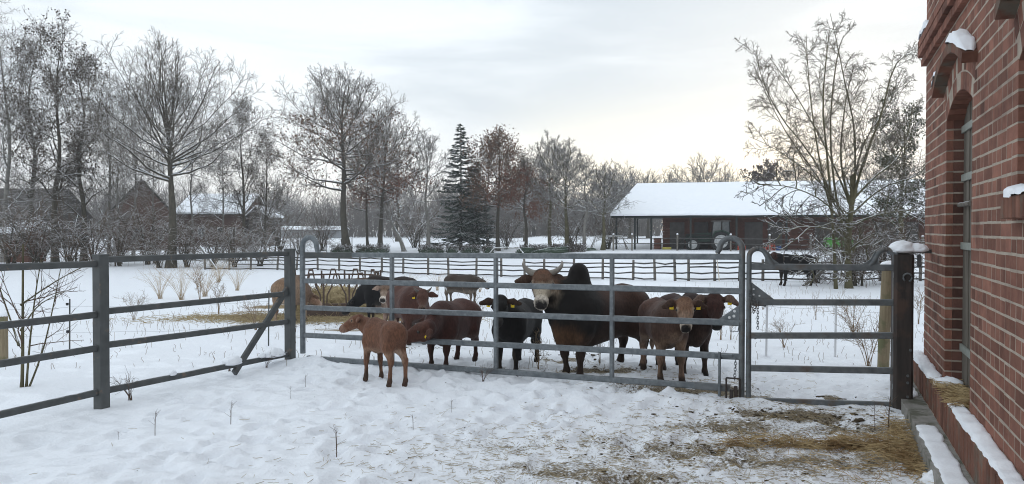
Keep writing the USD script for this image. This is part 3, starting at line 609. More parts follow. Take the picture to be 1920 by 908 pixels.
gate.add('bottom_end', beam(gp(GLn - .42, zr[4] - .002), gp(GLn - .10, zr[4] + .001), 0.056, 0.062), 'zinc_dark')
fr = [gp(GLn - .13, -.06, .05), gp(GLn - .13, .20, .05), gp(GLn - .01, .20, .05), gp(GLn - .01, -.05, .05)]
gate.add('ground_latch', join([beam(fr[i], fr[i + 1], .014, .014) for i in range(3)] + [beam(gp(GLn - .085, -.08, .06), gp(GLn - .08, .10, .06), .05, .03), beam(gp(GLn - .04, -.08, .05), gp(GLn - .045, .13, .05), .028, .03)]), 'dark_post')
def chain(pts, r=0.013, w=0.0035):
    pts = np.asarray(pts, float); ms = []
    d = np.linalg.norm(np.diff(pts, axis=0), axis=1); L = np.concatenate([[0], np.cumsum(d)])
    for k, s in enumerate(np.arange(0, L[-1], r * 2.1)):
        c = np.array([np.interp(s, L, pts[:, i]) for i in range(3)]); c2 = np.array([np.interp(s + .01, L, pts[:, i]) for i in range(3)])
        t = unit(c2 - c + 1e-9); b = unit(np.cross(t, GN if k % 2 else GD)); a = np.linspace(0, 2 * PI, 9)[:, None]
        ms.append(tube(c + t * r * 1.5 * np.cos(a) + b * r * 0.8 * np.sin(a), w, 5, False))
    return join(ms)
gate.add('hanging_chain', chain([gp(GLn - .05, .36, .03), gp(GLn - .055, .25, .03), gp(GLn - .06, .17, .03)]), 'zinc_dark')
gate.add('wire_hook', tube([gp(GLn - .10, .645, .02), gp(GLn - .10, .625, .03), gp(GLn - .03, .625, .03), gp(GLn - .02, .70, .03)], .005, 5), 'zinc')

# ------------------------------------------------------------------ the small gate and its post
SA, SB = np.array([2.135, 6.96]), np.array([3.305, 6.66])
SD = np.append(unit(SB - SA), 0); SLn = np.linalg.norm(SB - SA); SNm = np.array([SD[1], -SD[0], 0])
def sp(t, z, n=0.0): return np.array([SA[0], SA[1], 0]) + SD * t + WZ * z + SNm * n
sg = Thing('pedestrian_gate', 'narrow grey steel gate with five rails and hooped ends beside the brown post', 'gate', sp(0, 0))
sl, sr = (1.212, .892, .592, .298, .005), (1.218, .918, .632, .327, .028)
for k in range(5): sg.add('rail', beam(sp(.02, sl[k]), sp(SLn - .02, sr[k]), 0.04, 0.055, cut=0.16), 'zinc_dark')
def hoop2(t, sgn):
    w, top = 0.15, 1.375
    a = arc(sp(t + sgn * w / 2, top - w / 2), w / 2, PI if sgn > 0 else 0, (0.12 * PI) if sgn > 0 else 0.88 * PI, 10, SD, WZ)
    pts = np.vstack([[sp(t, -0.03)], [sp(t, .7)], a, [sp(t + sgn * (w + .03), 1.26)], [sp(t + sgn * (w + .06), 1.225)]])
    return tube(pts, .023, 10)
sg.add('stile', hoop2(0, 1), 'zinc_dark', smooth=40); sg.add('stile', hoop2(SLn, -1), 'zinc_dark', smooth=40)
sg.add('gusset', prism([(0.135, 0), (0.27, 0), (0.20, .05), (0.165, .12), (.14, .09)], sp(0, 1.236), SD, WZ, .02), 'zinc_dark')
sg.add('gusset', prism([(-0.135, 0), (-0.27, 0), (-0.20, .05), (-0.165, .12), (-.14, .09)], sp(SLn, 1.240), SD, WZ, .02), 'zinc_dark')
sg.add('latch_plate', prism([(0, 0), (0.22, 0), (0, 0.17)], sp(.01, sl[1] + .02), SD, WZ, .012), 'zinc_dark')
for dx, dz in ((.03, .05), (.03, .10), (.08, .04)): sg.add('latch_hole', tube([sp(.01 + dx, sl[1] + .02 + dz, .0065), sp(.01 + dx, sl[1] + .02 + dz, .008)], .009, 9), 'plastic_white')
sg.add('chain', join([chain([sp(.0, .99, .03), sp(.03, .93, .035), sp(.075, .88, .035), sp(.075, .75, .035), sp(.075, .66, .035)], .011), chain([sp(.0, .97, .03), sp(.03, .86, .035), sp(.04, .80, .035), sp(.075, .90, .035)], .011)]), 'zinc_dark')
for z in (1.155, 0.195): sg.add('hinge', join([beam(sp(SLn - .02, z, .01), sp(SLn + .14, z, .02), .05, .045), tube([sp(SLn + .035, z - .04, .02), sp(SLn + .035, z + .04, .02)], .02, 8)]), 'zinc_dark')
PB = np.array([3.365, 6.66])
pst = Thing('gate_post', 'stout dark brown gate post with bolts and a snow capped bracket', 'post', (PB[0], PB[1], 0))
pd = np.array([SD[0], SD[1], 0])
pst.add('shaft', beam((PB[0], PB[1], -.3), (PB[0], PB[1], 1.335), .155, .155, up=pd, cut=.14), 'dark_post', smooth=25)
for z in (.30, .12, .52, .24): pst.add('bolt_head', tube([np.array([PB[0], PB[1], z]) + SNm * .078 + pd * (.03 if z < .4 else .05), np.array([PB[0], PB[1], z]) + SNm * .088 + pd * (.03 if z < .4 else .05)], .012, 6), 'zinc_dark')
rg = np.array([PB[0], PB[1], 1.14]) + SNm * .095 + pd * .02
pst.add('ring', tube(rg + 0.034 * np.array([np.cos(a) * pd + np.sin(a) * WZ for a in np.linspace(-.4 * PI, 1.3 * PI, 14)]), .008, 6), 'zinc_dark', smooth=True)
br = pst.add('bracket', beam(np.array([PB[0], PB[1], 1.352]) - pd * .085 + SNm * .02, W(0.42, 1.352, 0.0), .09, .034, cut=.05), 'zinc')
mid = np.array([PB[0], PB[1], 1.37])
pst.add('snow_cap', lump(mid + pd * -.005, (.10, .11, .085), 31), 'snow', smooth=True, parent=br)
pst.add('snow_cap', lump(mid + pd * .115, (.085, .09, .06), 32), 'snow', smooth=True, parent=br)
pst.add('stay', beam(np.array([PB[0], PB[1], 1.335]) + pd * .13, np.array([PB[0], PB[1], 1.22]) + pd * .13, .03, .012), 'zinc', parent=br)
# ------------------------------------------------------------------ cattle: one skin over a skeleton of tapered, softly joined masses
def cone_d(p, a, b, ra, rb, ax=None):
    """Distance to a tapered capsule; ax = ((direction), squash) flattens it."""
    a, b = np.asarray(a, float), np.asarray(b, float)
    if ax is not None:
        d, k = unit(np.asarray(ax[0], float)), ax[1]
        c = (a + b) / 2
        q = (p - c) @ d; p = p + np.multiply.outer(q * (k - 1), d)
        a = a + d * ((a - c) @ d) * (k - 1); b = b + d * ((b - c) @ d) * (k - 1)
    ab = b - a; t = np.clip(((p - a) @ ab) / max(ab @ ab, 1e-9), 0, 1)
    return np.linalg.norm(p - a - t[..., None] * ab, axis=-1) - (ra + (rb - ra) * t)
def smin(a, b, k):
    h = np.maximum(k - np.abs(a - b), 0) / k
    return np.minimum(a, b) - h * h * k * 0.25
def skin(prims, lo, hi, edge):
    """prims: (a, b, ra, rb, axis or None, blend). The surface of their soft union."""
    st = edge
    xs = [np.arange(lo[i], hi[i] + st, st) for i in range(3)]
    g = np.stack(np.meshgrid(*xs, indexing='ij'), -1).astype(np.float32)
    D = np.full(g.shape[:3], 9.0, np.float32)
    for a, b, ra, rb, ax, k in prims:
        m = max(ra, rb) * (1.0) + k + 3 * st
        l, h = np.minimum(a, b) - m, np.maximum(a, b) + m
        sl = tuple(slice(max(0, int((l[i] - lo[i]) / st)), max(1, int((h[i] - lo[i]) / st) + 2)) for i in range(3))
        D[sl] = smin(D[sl], cone_d(g[sl], a, b, ra, rb, ax).astype(np.float32), k)
    return marching(D, np.asarray(lo, float), st)
TET = np.array([(0, 5, 1, 6), (0, 1, 2, 6), (0, 2, 3, 6), (0, 3, 7, 6), (0, 7, 4, 6), (0, 4, 5, 6)])
CORN = np.array([(0, 0, 0), (1, 0, 0), (1, 1, 0), (0, 1, 0), (0, 0, 1), (1, 0, 1), (1, 1, 1), (0, 1, 1)])
def marching(D, lo, st, tol=.0013):
    """Marching tetrahedra over a grid of distances."""
    n = np.array(D.shape)
    idx = np.arange(D.size).reshape(D.shape)
    neg = D < 0
    c = sum(neg[CORN[k][0]:n[0] - 1 + CORN[k][0], CORN[k][1]:n[1] - 1 + CORN[k][1], CORN[k][2]:n[2] - 1 + CORN[k][2]].astype(int) for k in range(8))
    I, J, K = np.nonzero((c > 0) & (c < 8))
    cor = np.stack([idx[I + o[0], J + o[1], K + o[2]] for o in CORN], 1)
    T = cor[:, TET].reshape(-1, 4)
    d = D.ravel()
    s = d[T] < 0; cnt = s.sum(1)
    tris, dirs = [], []
    V0 = lambda q: np.stack(np.unravel_index(q, D.shape), -1).astype(float)
    def facing(t, neg_): p_ = V0(t); w_ = neg_[..., None].astype(float); return (p_ * (1 - w_)).sum(1) / (1 - w_).sum(1) - (p_ * w_).sum(1) / w_.sum(1)
    def edges(T, a, b): return np.stack([T[:, a], T[:, b]], -1)
    for want in (1, 3):
        sel = cnt == want
        t, ss = T[sel], s[sel]; dirs.append(facing(t, ss))
        if want == 3: ss = ~ss
        k = ss.argmax(1)
        o = np.array([(1, 2, 3), (0, 3, 2), (0, 1, 3), (0, 2, 1)])[k]
        r = np.arange(len(t)); e = np.stack([np.stack([t[r, k], t[r, o[:, j]]], -1) for j in range(3)], 1)
        tris.append(e if want == 1 else e[:, ::-1])
    sel = cnt == 2; t, ss = T[sel], s[sel]
    for (a, b, x, y) in ((0, 1, 2, 3), (0, 2, 3, 1), (0, 3, 1, 2), (1, 2, 0, 3), (1, 3, 2, 0), (2, 3, 0, 1)):
        q = ss[:, a] & ss[:, b]; u = t[q]
        if not len(u): continue
        e = [edges(u, a, x), edges(u, a, y), edges(u, b, y), edges(u, b, x)]
        dirs += [facing(u, ss[q])] * 2; tris.append(np.stack([e[0], e[1], e[2]], 1)); tris.append(np.stack([e[0], e[2], e[3]], 1))
    E = np.vstack(tris); E = np.sort(E, axis=2)
    key = E[..., 0].astype(np.int64) * D.size + E[..., 1]
    uq, inv = np.unique(key.ravel(), return_inverse=True)
    ia, ib = uq // D.size, uq % D.size
    t_ = np.clip(d[ia] / (d[ia] - d[ib]), 0.04, 0.96)[:, None]
    pa = np.stack(np.unravel_index(ia, D.shape), -1); pb = np.stack(np.unravel_index(ib, D.shape), -1)
    v = lo + st * (pa + (pb - pa) * t_)
    f = inv.reshape(-1, 3)
    # orient outwards by the distance's gradient
    c = v[f].mean(1); nrm = np.cross(v[f[:, 1]] - v[f[:, 0]], v[f[:, 2]] - v[f[:, 0]])
    gr = np.vstack(dirs)
    fl = (nrm * gr).sum(1) < 0
    f[fl] = f[fl][:, ::-1]
    f = f[(f[:, 0] != f[:, 1]) & (f[:, 1] != f[:, 2]) & (f[:, 0] != f[:, 2])]
    m = trimesh.Trimesh(v, f, process=False)
    trimesh.smoothing.filter_taubin(m, lamb=0.5, nu=0.52, iterations=8)
    mm = manifold3d.Manifold(manifold3d.Mesh(np.asarray(m.vertices, np.float32), np.asarray(m.faces, np.uint32)))
    if mm.status() == manifold3d.Error.NoError and not mm.is_empty():
        o = mm.simplify(tol).to_mesh(); return np.array(o.vert_properties[:, :3], float), np.array(o.tri_verts, int)
    return np.array(m.vertices), np.array(m.faces)

def lerp(a, b, t): return np.asarray(a) + (np.asarray(b) - np.asarray(a)) * np.asarray(t)[..., None]
def cow(name, label, pos, head_to, h, poll, face, C, category='cow', hs=None, hump=0.0, dewlap=0.0, bulk=1.0, length=1.0, leg=1.0, stance=(0, 0, 0, 0), horns=None, hornmat='horn', tags=(1, 1), ear_up=0.0, edge=0.018, ear=1.0, sink=0.0, tail=True, group=None, hornsize=1.0, roll=0.0, nose=1.0, neck=1.0):
    """pos: ground point; head_to: world direction the body points; poll: poll in body units; face: world direction from poll to muzzle; C: colours."""
    hd = unit(np.array([head_to[0], head_to[1], 0.0])); rz = math.atan2(hd[1], hd[0])
    T = Thing(name, label, category, (pos[0], pos[1], pos[2] - sink), rz, group=group)
    Rm = np.array([[hd[0], -hd[1], 0], [hd[1], hd[0], 0], [0, 0, 1]])
    hs = hs or 1.0
    fx = unit(np.asarray(face, float) @ Rm)
    fy = unit(np.cross([0, 0, 1.0], fx)); fz = np.cross(fx, fy)
    if roll: fy, fz = fy * math.cos(roll) + fz * math.sin(roll), fz * math.cos(roll) - fy * math.sin(roll)
    poll = np.asarray(poll, float)
    def HP(x, y, z): return poll + hs * (x * fx + y * fy + z * fz)
    Lx = length; B = bulk
    P = []
    def add(a, b, ra, rb, ax=None, k=0.06): P.append((np.array(a, float), np.array(b, float), ra, rb, ax, k))
    Yx = (0, 1, 0)
    lz = lambda z: z * leg if z < .5 else z + (leg - 1) * 0.5
    up = (leg - 1) * .5
    add((-.36 * Lx, 0, .735 + up), (.26 * Lx, 0, .715 + up), .205 * B, .245 * B, (Yx, 1.12), .05)
    add((-.50 * Lx, 0, .80 + up), (-.34 * Lx, 0, .80 + up), .125 * B, .185 * B, (Yx, 0.95), .10)
    add((.26 * Lx, 0, .72 + up), (.43 * Lx, 0, .69 + up), .235 * B, .17 * B, (Yx, 1.3), .10)
    add((.02 * Lx, 0, .88 + up), (.32 * Lx, 0, .90 + up), .07, .085, (Yx, 1.1), .12)
    add((-.28 * Lx, 0, .60 + up), (.18 * Lx, 0, .56 + up), .14 * B, .16 * B, (Yx, 1.0), .12)
    add((-.50 * Lx, 0, .90 + up), (-.10 * Lx, 0, .88 + up), .05, .06, None, .10)
    for sy, (df, dh) in ((1, stance[0:2]), (-1, stance[2:4])):
        w = .125 * (0.55 + .45 * B)
        add((.34 * Lx, sy * .10, .80 + up), (.37 * Lx, sy * .13 * B, .56 + up), .09 * B, .085 * B, (Yx, 1.15), .09)
        add((.37 * Lx, sy * w, .56 + up), (.39 * Lx + df * .4, sy * w, lz(.32)), .072 * B, .043, None, .06)
        add((.39 * Lx + df * .4, sy * w, lz(.33)), (.395 * Lx + df * .45, sy * w, lz(.28)), .044, .041, None, .03)
        add((.39 * Lx + df * .45, sy * w, lz(.30)), (.385 * Lx + df, sy * w, .09), .036, .029, None, .03)
        add((.385 * Lx + df, sy * w, .10), (.41 * Lx + df, sy * w, .045), .034, .039, None, .03)
        add((.41 * Lx + df, sy * w, .035), (.435 * Lx + df, sy * w, .022), .041, .032, None, .02)
        add((-.45 * Lx, sy * .10 * B, .76 + up), (-.37 * Lx, sy * .135 * B, .56 + up), .15 * B, .105 * B, (Yx, 1.25), .10)
        add((-.37 * Lx, sy * .13 * B, .56 + up), (-.52 * Lx + dh * .5, sy * w, lz(.37)), .095 * B, .047, (Yx, 1.1), .06)
        add((-.525 * Lx + dh * .5, sy * w, lz(.385)), (-.515 * Lx + dh * .5, sy * w, lz(.34)), .040, .040, None, .03)
        add((-.52 * Lx + dh * .5, sy * w, lz(.36)), (-.495 * Lx + dh, sy * w, .10), .038, .031, None, .03)
        add((-.495 * Lx + dh, sy * w, .105), (-.465 * Lx + dh, sy * w, .045), .036, .040, None, .03)
        add((-.465 * Lx + dh, sy * w, .035), (-.44 * Lx + dh, sy * w, .022), .041, .032, None, .02)
    for sy in (1, -1):
        add((-.37 * Lx, sy * .135 * B, .885 + up), (-.33 * Lx, sy * .13 * B, .87 + up), .04, .045, None, .07); add((-.56 * Lx, sy * .06, .86 + up), (-.53 * Lx, sy * .07, .84 + up), .035, .04, None, .06)
        add((.22 * Lx, sy * .15 * B, .84 + up), (.36 * Lx, sy * .165 * B, .62 + up), .05, .075 * B, None, .04)
    n0 = np.array((.36 * Lx, 0, .80 + up)); n1 = HP(.02, 0, -.045); nm = (n0 + n1) / 2 + np.array([0.03, 0, 0.02])
    side = np.cross(unit(n1 - n0), [0, 0, 1.0]); side = unit(side)
    add(n0, nm, .165 * B * (.5 + .5 * neck), .125 * (.5 + .5 * B) * neck, (side, 1.35), .10); add(nm, n1, .125 * (.5 + .5 * B) * neck, .078 * hs * (.4 + .6 * neck), (side, 1.2), .08)
    add((.43 * Lx, 0, .66 + up), HP(.10, 0, -.10), .13 * B * neck, .055 * hs * neck, (side, 1.5), .10)
    if hump: add((.27 * Lx, 0, .93 + up), (.30 * Lx, 0, .905 + hump + up), .14, .115, (Yx, 1.2), .07); add((.36 * Lx, 0, .90 + up), (.37 * Lx, 0, .84 + hump * .7 + up), .14, .11, (Yx, 1.25), .08)
    if dewlap:
        th = HP(.12, 0, -.11); br = np.array((.47 * Lx, 0, .50 + up))
        add(th, (th + br) / 2 + np.array([-.01, 0, -.05]), .03, .045, (side, 1.5), .07); add((th + br) / 2 + np.array([-.01, 0, -.05]), br, .05, .06 + dewlap * .3, (Yx, 1.6), .08)
        add((.46 * Lx, 0, .56 + up), (.30 * Lx, 0, .47 + up), .09 + dewlap * .2, .06, (Yx, 1.5), .09)
    # head
    hh = lambda a, b, ra, rb, ax=None, k=.03: add(HP(*a), HP(*b), ra * hs, rb * hs, ax, k * hs)
    hh((.015, 0, -.01), (.12, 0, -.012), .078, .080, None, .05)
    for s in (1, -1):
        hh((.01, s * .035, .012), (.11, s * .052, .008), .045, .042); hh((.135, s * .070, .016), (.115, s * .068, .02), .024, .026, None, .025)
        hh((.10, s * .042, -.075), (.20, s * .034, -.06), .048, .036, None, .04)
        hh((.345, s * .026, -.012), (.365, s * .028, -.02), .030, .028, None, .03)
    hh((.12, 0, -.008), (.31, 0, -.016), .070, .046, (fy, .95), .04)
    hh((.32, 0, -.030), (.365, 0, -.040), .050, .042, (fy, .80), .03)
    hh((.10, 0, -.085), (.30, 0, -.075), .055, .030, None, .04); hh((.29, 0, -.078), (.345, 0, -.072), .030, .026, (fy, .8), .03)
    for s in (1, -1):                                                         # ears, hanging a little
        e0, e1, e2 = (.025, s * .075, -.01), (.03 + .0 * ear, s * (.075 + .075 * ear), -.02 - ear_up * .2), (.045 - ear_up * .08, s * (.075 + .165 * ear), -.035)
        ax = (unit(np.array(.55 * fx + .83 * fz)), 1.5)
        hh(e0, e1, .026, .047, ax, .02); hh(e1, e2, .047, .024, ax, .02)
    if tail:
        tp = [(-.59 * Lx, 0, .86 + up), (-.655 * Lx, 0.01, .72 + up), (-.66 * Lx, .02, .50 + up), (-.645 * Lx, .025, .36)]
        add((-.54 * Lx, 0, .89 + up), tp[0], .045, .035, None, .05)
        for a, b, ra, rb in ((0, 1, .034, .026), (1, 2, .024, .02), (2, 3, .024, .036)): add(tp[a], tp[b], ra, rb, None, .02)
        add(tp[3], (-.64 * Lx, .025, .27), .036, .014, None, .02)
    A = np.array([np.minimum(a, b) - max(ra, rb) for a, b, ra, rb, _, _ in P]).min(0) - .04
    Bm = np.array([np.maximum(a, b) + max(ra, rb) for a, b, ra, rb, _, _ in P]).max(0) + .04
    v, f = skin(P, A, Bm, edge / h)
    v[:, 2] = np.maximum(v[:, 2], 0.0)
    nv = trimesh.Trimesh(v, f, process=False).vertex_normals; hair = meshkit.fbm(v * h * np.array([26, 26, 11]) + 5, 3, 6) - .5; sag = meshkit.fbm(v * h * 6.0 + 60, 2, 9) - .5
    v = v + nv * ((hair * .014 + sag * .016) * np.clip(v[:, 2:] * 4, .2, 1)[:, 0])[:, None] / h * .9
    # markings
    q = (v - poll) / hs; u = np.stack([q @ fx, q @ fy, q @ fz], -1)
    n = meshkit.fbm(v * 4.0 + 30, 3, 2) - 0.5
    x, y, z = v.T; x = x / Lx; z = z - up
    col = np.tile(np.asarray(C['body'], float), (len(v), 1)); soil_ = (meshkit.fbm(v * np.array([5, 5, 3.0]) + 80, 4, 4))
    def paint(key, w):
        nonlocal col
        if key in C: col = lerp(col, np.tile(C[key], (len(v), 1)), np.clip(w, 0, 1))
    paint('back', sstep(.80, .93, z + .15 * n)); paint('front', sstep(.02, .26, x + .25 * n)); paint('rump', sstep(-.36, -.5, x + .1 * n) * sstep(.5, .6, z))
    paint('belly', sstep(.56, .46, z + .1 * n) * sstep(.36, .44, z)); paint('chest', .8 * sstep(.42, .49, x + .35 * n) * sstep(.64, .52, z + .35 * n) * sstep(.38, .46, z))
    paint('legs', sstep(.46, .34, z)); paint('inner', sstep(.09, .05, np.abs(y)) * sstep(.58, .48, z) * sstep(-.25, -.4, x)); paint('feet', sstep(.13, .07, z)); paint('tail', sstep(-.60, -.63, x) * sstep(.52, .42, z))
    inh = sstep(-.03, .03, u[:, 0]) * sstep(.20, .13, np.linalg.norm(u[:, 1:], axis=1)) * sstep(-.17, -.12, u[:, 2])
    paint('head', inh); paint('neckside', (1 - inh) * sstep(.44, .52, x) * sstep(.68, .75, z))
    paint('poll', inh * sstep(.07, .02, u[:, 0] + .1 * n) * sstep(-.06, .0, u[:, 2]))
    paint('face', inh * sstep(.15, .21, u[:, 0] + .06 * n)); paint('cheek', inh * sstep(-.035, -.07, u[:, 2]))
    paint('eyering', inh * sstep(.042, .028, np.linalg.norm(np.stack([u[:, 0] - .135, np.abs(u[:, 1]) - .082, u[:, 2] - .018], -1), axis=1)))
    paint('mouth', inh * sstep(.285, .315, u[:, 0]))
    paint('lip', inh * sstep(.30, .33, u[:, 0]) * sstep(-.052, -.06, u[:, 2]) * sstep(-.075, -.066, u[:, 2]))
    ua = np.stack([u[:, 0], np.abs(u[:, 1]), u[:, 2]], -1); ears = sstep(.060, .045, np.minimum(cone_d(ua, (.03, .10, -.012), (.03, .075 + .075 * ear, -.02 - ear_up * .2), 0, 0), cone_d(ua, (.03, .075 + .075 * ear, -.02 - ear_up * .2), (.045 - ear_up * .08, .075 + .165 * ear, -.035), 0, 0))) * sstep(.08, .10, ua[:, 1])
    paint('ear', ears)
    if 'earin' in C: paint('earin', ears * sstep(.03, .045, u[:, 0] + .5 * (u[:, 2] + .02)) * sstep(.10, .13, np.abs(u[:, 1])))
    nose_w = inh * sstep(.352, .366, u[:, 0] + .10 * (u[:, 2] + .03)) * sstep(-.052, -.040, u[:, 2]) * sstep(.058, .046, np.abs(u[:, 1])) * nose
    if C.get('nose') is not None: paint('nose', nose_w)
    col = lerp(col, np.tile((.075, .055, .038), (len(v), 1)), .65 * sstep(.50, .62, soil_) * sstep(.62, .25, z) * (1 - inh))
    lum = col.mean(1, keepdims=True); col = col * np.clip(.58 + (lum - .10) * 1.3, .58, .92)
    path = T.add('body', (v * h, f), 'coat', smooth=True, local=True, coat=col)
    def part(nm, m, mt, **k): return T.add(nm, (np.asarray(m[0]) * h, m[1]), mt, local=True, **k)
    sp_ = trimesh.creation.icosphere(2)
    for s in (1, -1):
        part('eye', (sp_.vertices * .0175 * hs + HP(.137, s * .0905, .016), np.array(sp_.faces)), 'eye', smooth=True)
        if tags and tags[0 if s > 0 else 1]:
            e = HP(.052, s * (.075 + .075 * ear), -.024 - ear_up * .2)
            m = beam(e + hs * (.012 * fx - .0 * fz), e + hs * (.052 * fx * .55 + .01 * fx - .028 * fz), .046 * hs, .006, up=unit(fx + fz), cut=.3)
            part('ear_tag', m, 'tag_yellow')
        if horns:
            pts = np.array([HP(a, s * b, c) for a, b, c in horns]); kk = len(pts)
            from scipy.interpolate import CubicSpline
            cs = CubicSpline(np.arange(kk), pts); tt = np.linspace(0, kk - 1, 12)
            part('horn', tube(cs(tt), hornsize * hs * .030 * (1 - .82 * (tt / (kk - 1)) ** 1.2), 10), hornmat, smooth=True)
    if nose and C.get('nose') is not None:
        for s in (1, -1): part('nostril', (sp_.vertices * np.array([.009, .011, .009]) * hs + HP(.391, s * .030, -.022), np.array(sp_.faces)), 'eye', smooth=True)
    return T
BLK = (.013, .012, .013)
def gpos(x, y): return np.array([x, y, gz(x, y)])
MOU, NOSE = (.36, .31, .26), (.022, .019, .018)
cow('zebu_bull', 'big dark zebu bull with pale muzzle, upturned horns and a tall black hump', gpos(.99, 8.70), (-.76, -.65), 1.06, (.60, -.25, 1.085), (-.06, -.80, -.60),
    dict(body=(.052, .024, .016), back=(.080, .036, .022), front=(.013, .010, .009), rump=(.065, .032, .021), chest=(.15, .075, .036), belly=(.075, .04, .026), legs=(.05, .030, .022), inner=(.20, .14, .10), feet=(.03, .02, .016), tail=(.02, .015, .013), head=(.15, .075, .042), poll=(.19, .085, .045), cheek=(.03, .02, .015), face=(.42, .355, .27), mouth=(.50, .44, .37), eyering=(.25, .18, .13), nose=(.03, .025, .024), ear=(.08, .042, .028), neckside=(.012, .010, .009)),
    category='bull', hs=1.14, hump=.235, length=1.07, dewlap=.25, bulk=1.10, leg=.92, stance=(.02, -.03, -.05, .05), horns=[(.0, .06, .02), (-.02, .125, .035), (-.08, .17, .045), (-.17, .175, .03)], tags=None, edge=.016, ear=.95, sink=.03, hornsize=1.15)
cow('calf', 'small light brown calf standing in front of the gate, nose to the left', gpos(-1.265, 7.60), (-.66, .75), .61, (.62, .06, 1.03), (-.88, -.04, -.46),
    dict(body=(.215, .098, .056), back=(.185, .082, .048), belly=(.32, .19, .125), legs=(.24, .118, .072), inner=(.42, .30, .22), feet=(.12, .07, .05), rump=(.20, .09, .053), head=(.22, .10, .06), cheek=(.26, .13, .08), mouth=(.30, .18, .13), nose=(.16, .085, .065), eyering=(.36, .22, .15), ear=(.22, .11, .07)),
    category='calf', hs=1.0, bulk=.88, length=.80, leg=1.12, stance=(.04, .03, -.05, -.06), tags=None, edge=.011, ear=.85, sink=.02, tail=False, neck=.74)
cow('red_cow', 'dark red cow with lowered head pushed through the gate behind the calf', gpos(-.69, 8.80), (-.42, -.91), .76, (.98, .20, .72), (-.93, -.16, -.33),
    dict(body=(.088, .032, .024), back=(.10, .037, .026), front=(.080, .030, .023), legs=(.075, .032, .024), belly=(.12, .06, .042), inner=(.17, .10, .07), feet=(.03, .018, .015), tail=(.03, .018, .015), head=(.12, .05, .034), cheek=(.13, .056, .038), mouth=(.15, .09, .07), nose=NOSE, ear=(.11, .046, .032)),
    hs=1.22, bulk=1.2, leg=.92, length=.98, stance=(.03, -.04, -.02, .05), tags=(1, 0), edge=.014, sink=.02, roll=-.25)
cow('horned_cow', 'red brown cow with short dark horns looking over the back of the lowered red cow', gpos(-1.43, 10.65), (.45, -.89), .80, (.66, .02, .90), (.05, -.72, -.68),
    dict(body=(.105, .042, .029), back=(.115, .045, .03), front=(.10, .04, .028), legs=(.10, .045, .033), head=(.12, .052, .036), face=(.13, .06, .042), mouth=(.16, .10, .075), nose=NOSE, ear=(.11, .048, .034), feet=(.03, .02, .017)),
    hs=.98, bulk=1.12, leg=.92, horns=[(.0, .06, .02), (-.03, .11, .03), (-.09, .15, .04)], hornmat='horn_dark', tags=(0, 1), edge=.017)
cow('pale_faced_cow', 'fawn cow with a whitish muzzle and dark brow near the hay ring', gpos(-1.86, 12.7), (-.25, -.97), .80, (.62, -.02, .95), (-.02, -.80, -.60),
    dict(body=(.15, .085, .055), back=(.12, .065, .045), front=(.16, .095, .065), legs=(.30, .20, .155), chest=(.33, .25, .2), head=(.20, .125, .085), poll=(.13, .075, .05), face=(.30, .22, .165), mouth=(.52, .46, .40), eyering=(.07, .045, .035), cheek=(.26, .18, .13), nose=(.03, .025, .024), ear=(.20, .13, .095), earin=(.34, .24, .19), feet=(.05, .04, .03)),
    hs=1.06, tags=(0, 0), edge=.018)
cow('feeding_cow', 'black cow with brown back eating at the hay ring, head down to the left', gpos(-2.22, 13.9), (-.90, .15), .86, (.74, .0, .50), (-.72, .10, -.68),
    dict(body=BLK, back=(.032, .019, .015), legs=BLK, head=BLK, mouth=(.03, .027, .026), nose=NOSE), hs=1.0, bulk=1.05, tags=(0, 1), edge=.02)
cow('tan_cow', 'light tan cow behind the fence corner, seen from its rump', gpos(-4.02, 14.1), (.16, .98), .86, (.72, -.10, .56), (.45, .75, -.60),
    dict(body=(.30, .20, .132), back=(.26, .16, .10), front=(.21, .13, .088), legs=(.36, .26, .18), inner=(.55, .43, .33), head=(.36, .22, .15), mouth=(.4, .3, .24), nose=NOSE, feet=(.12, .09, .07), tail=(.2, .12, .08)), hs=1.0, bulk=1.05, tags=(0, 0), edge=.02)
cow('grey_cow', 'grey brown cow with pale legs walking right in the snow beyond the gate', gpos(-1.30, 20.2), (.90, -.43), .80, (.72, -.05, .82), (.70, -.45, -.58),
    dict(body=(.085, .065, .05), back=(.07, .045, .035), front=(.08, .06, .047), belly=(.19, .155, .125), legs=(.16, .125, .10), inner=(.25, .2, .16), head=(.10, .075, .058), face=(.13, .10, .08), mouth=(.25, .2, .17), nose=NOSE, feet=(.05, .04, .03)),
    hs=1.0, bulk=1.1, leg=.95, horns=[(.0, .06, .02), (-.03, .11, .04), (-.10, .13, .05)], hornmat='horn_dark', tags=(0, 0), edge=.022)
cow('black_heifer', 'young black cow facing the gate beside the bull, yellow tags in both ears', gpos(.06, 8.82), (-.33, -.94), .83, (.63, -.01, 1.07), (-.12, -.62, -.76),
    dict(body=(.016, .014, .014), legs=(.018, .016, .016), back=(.02, .016, .015), head=(.020, .017, .016), mouth=(.05, .045, .042), nose=NOSE, ear=(.075, .042, .028), feet=(.012, .011, .011)),
    hs=1.02, bulk=1.0, stance=(.04, .0, -.03, .06), tags=(1, 1), edge=.015, sink=.02, ear=1.1)
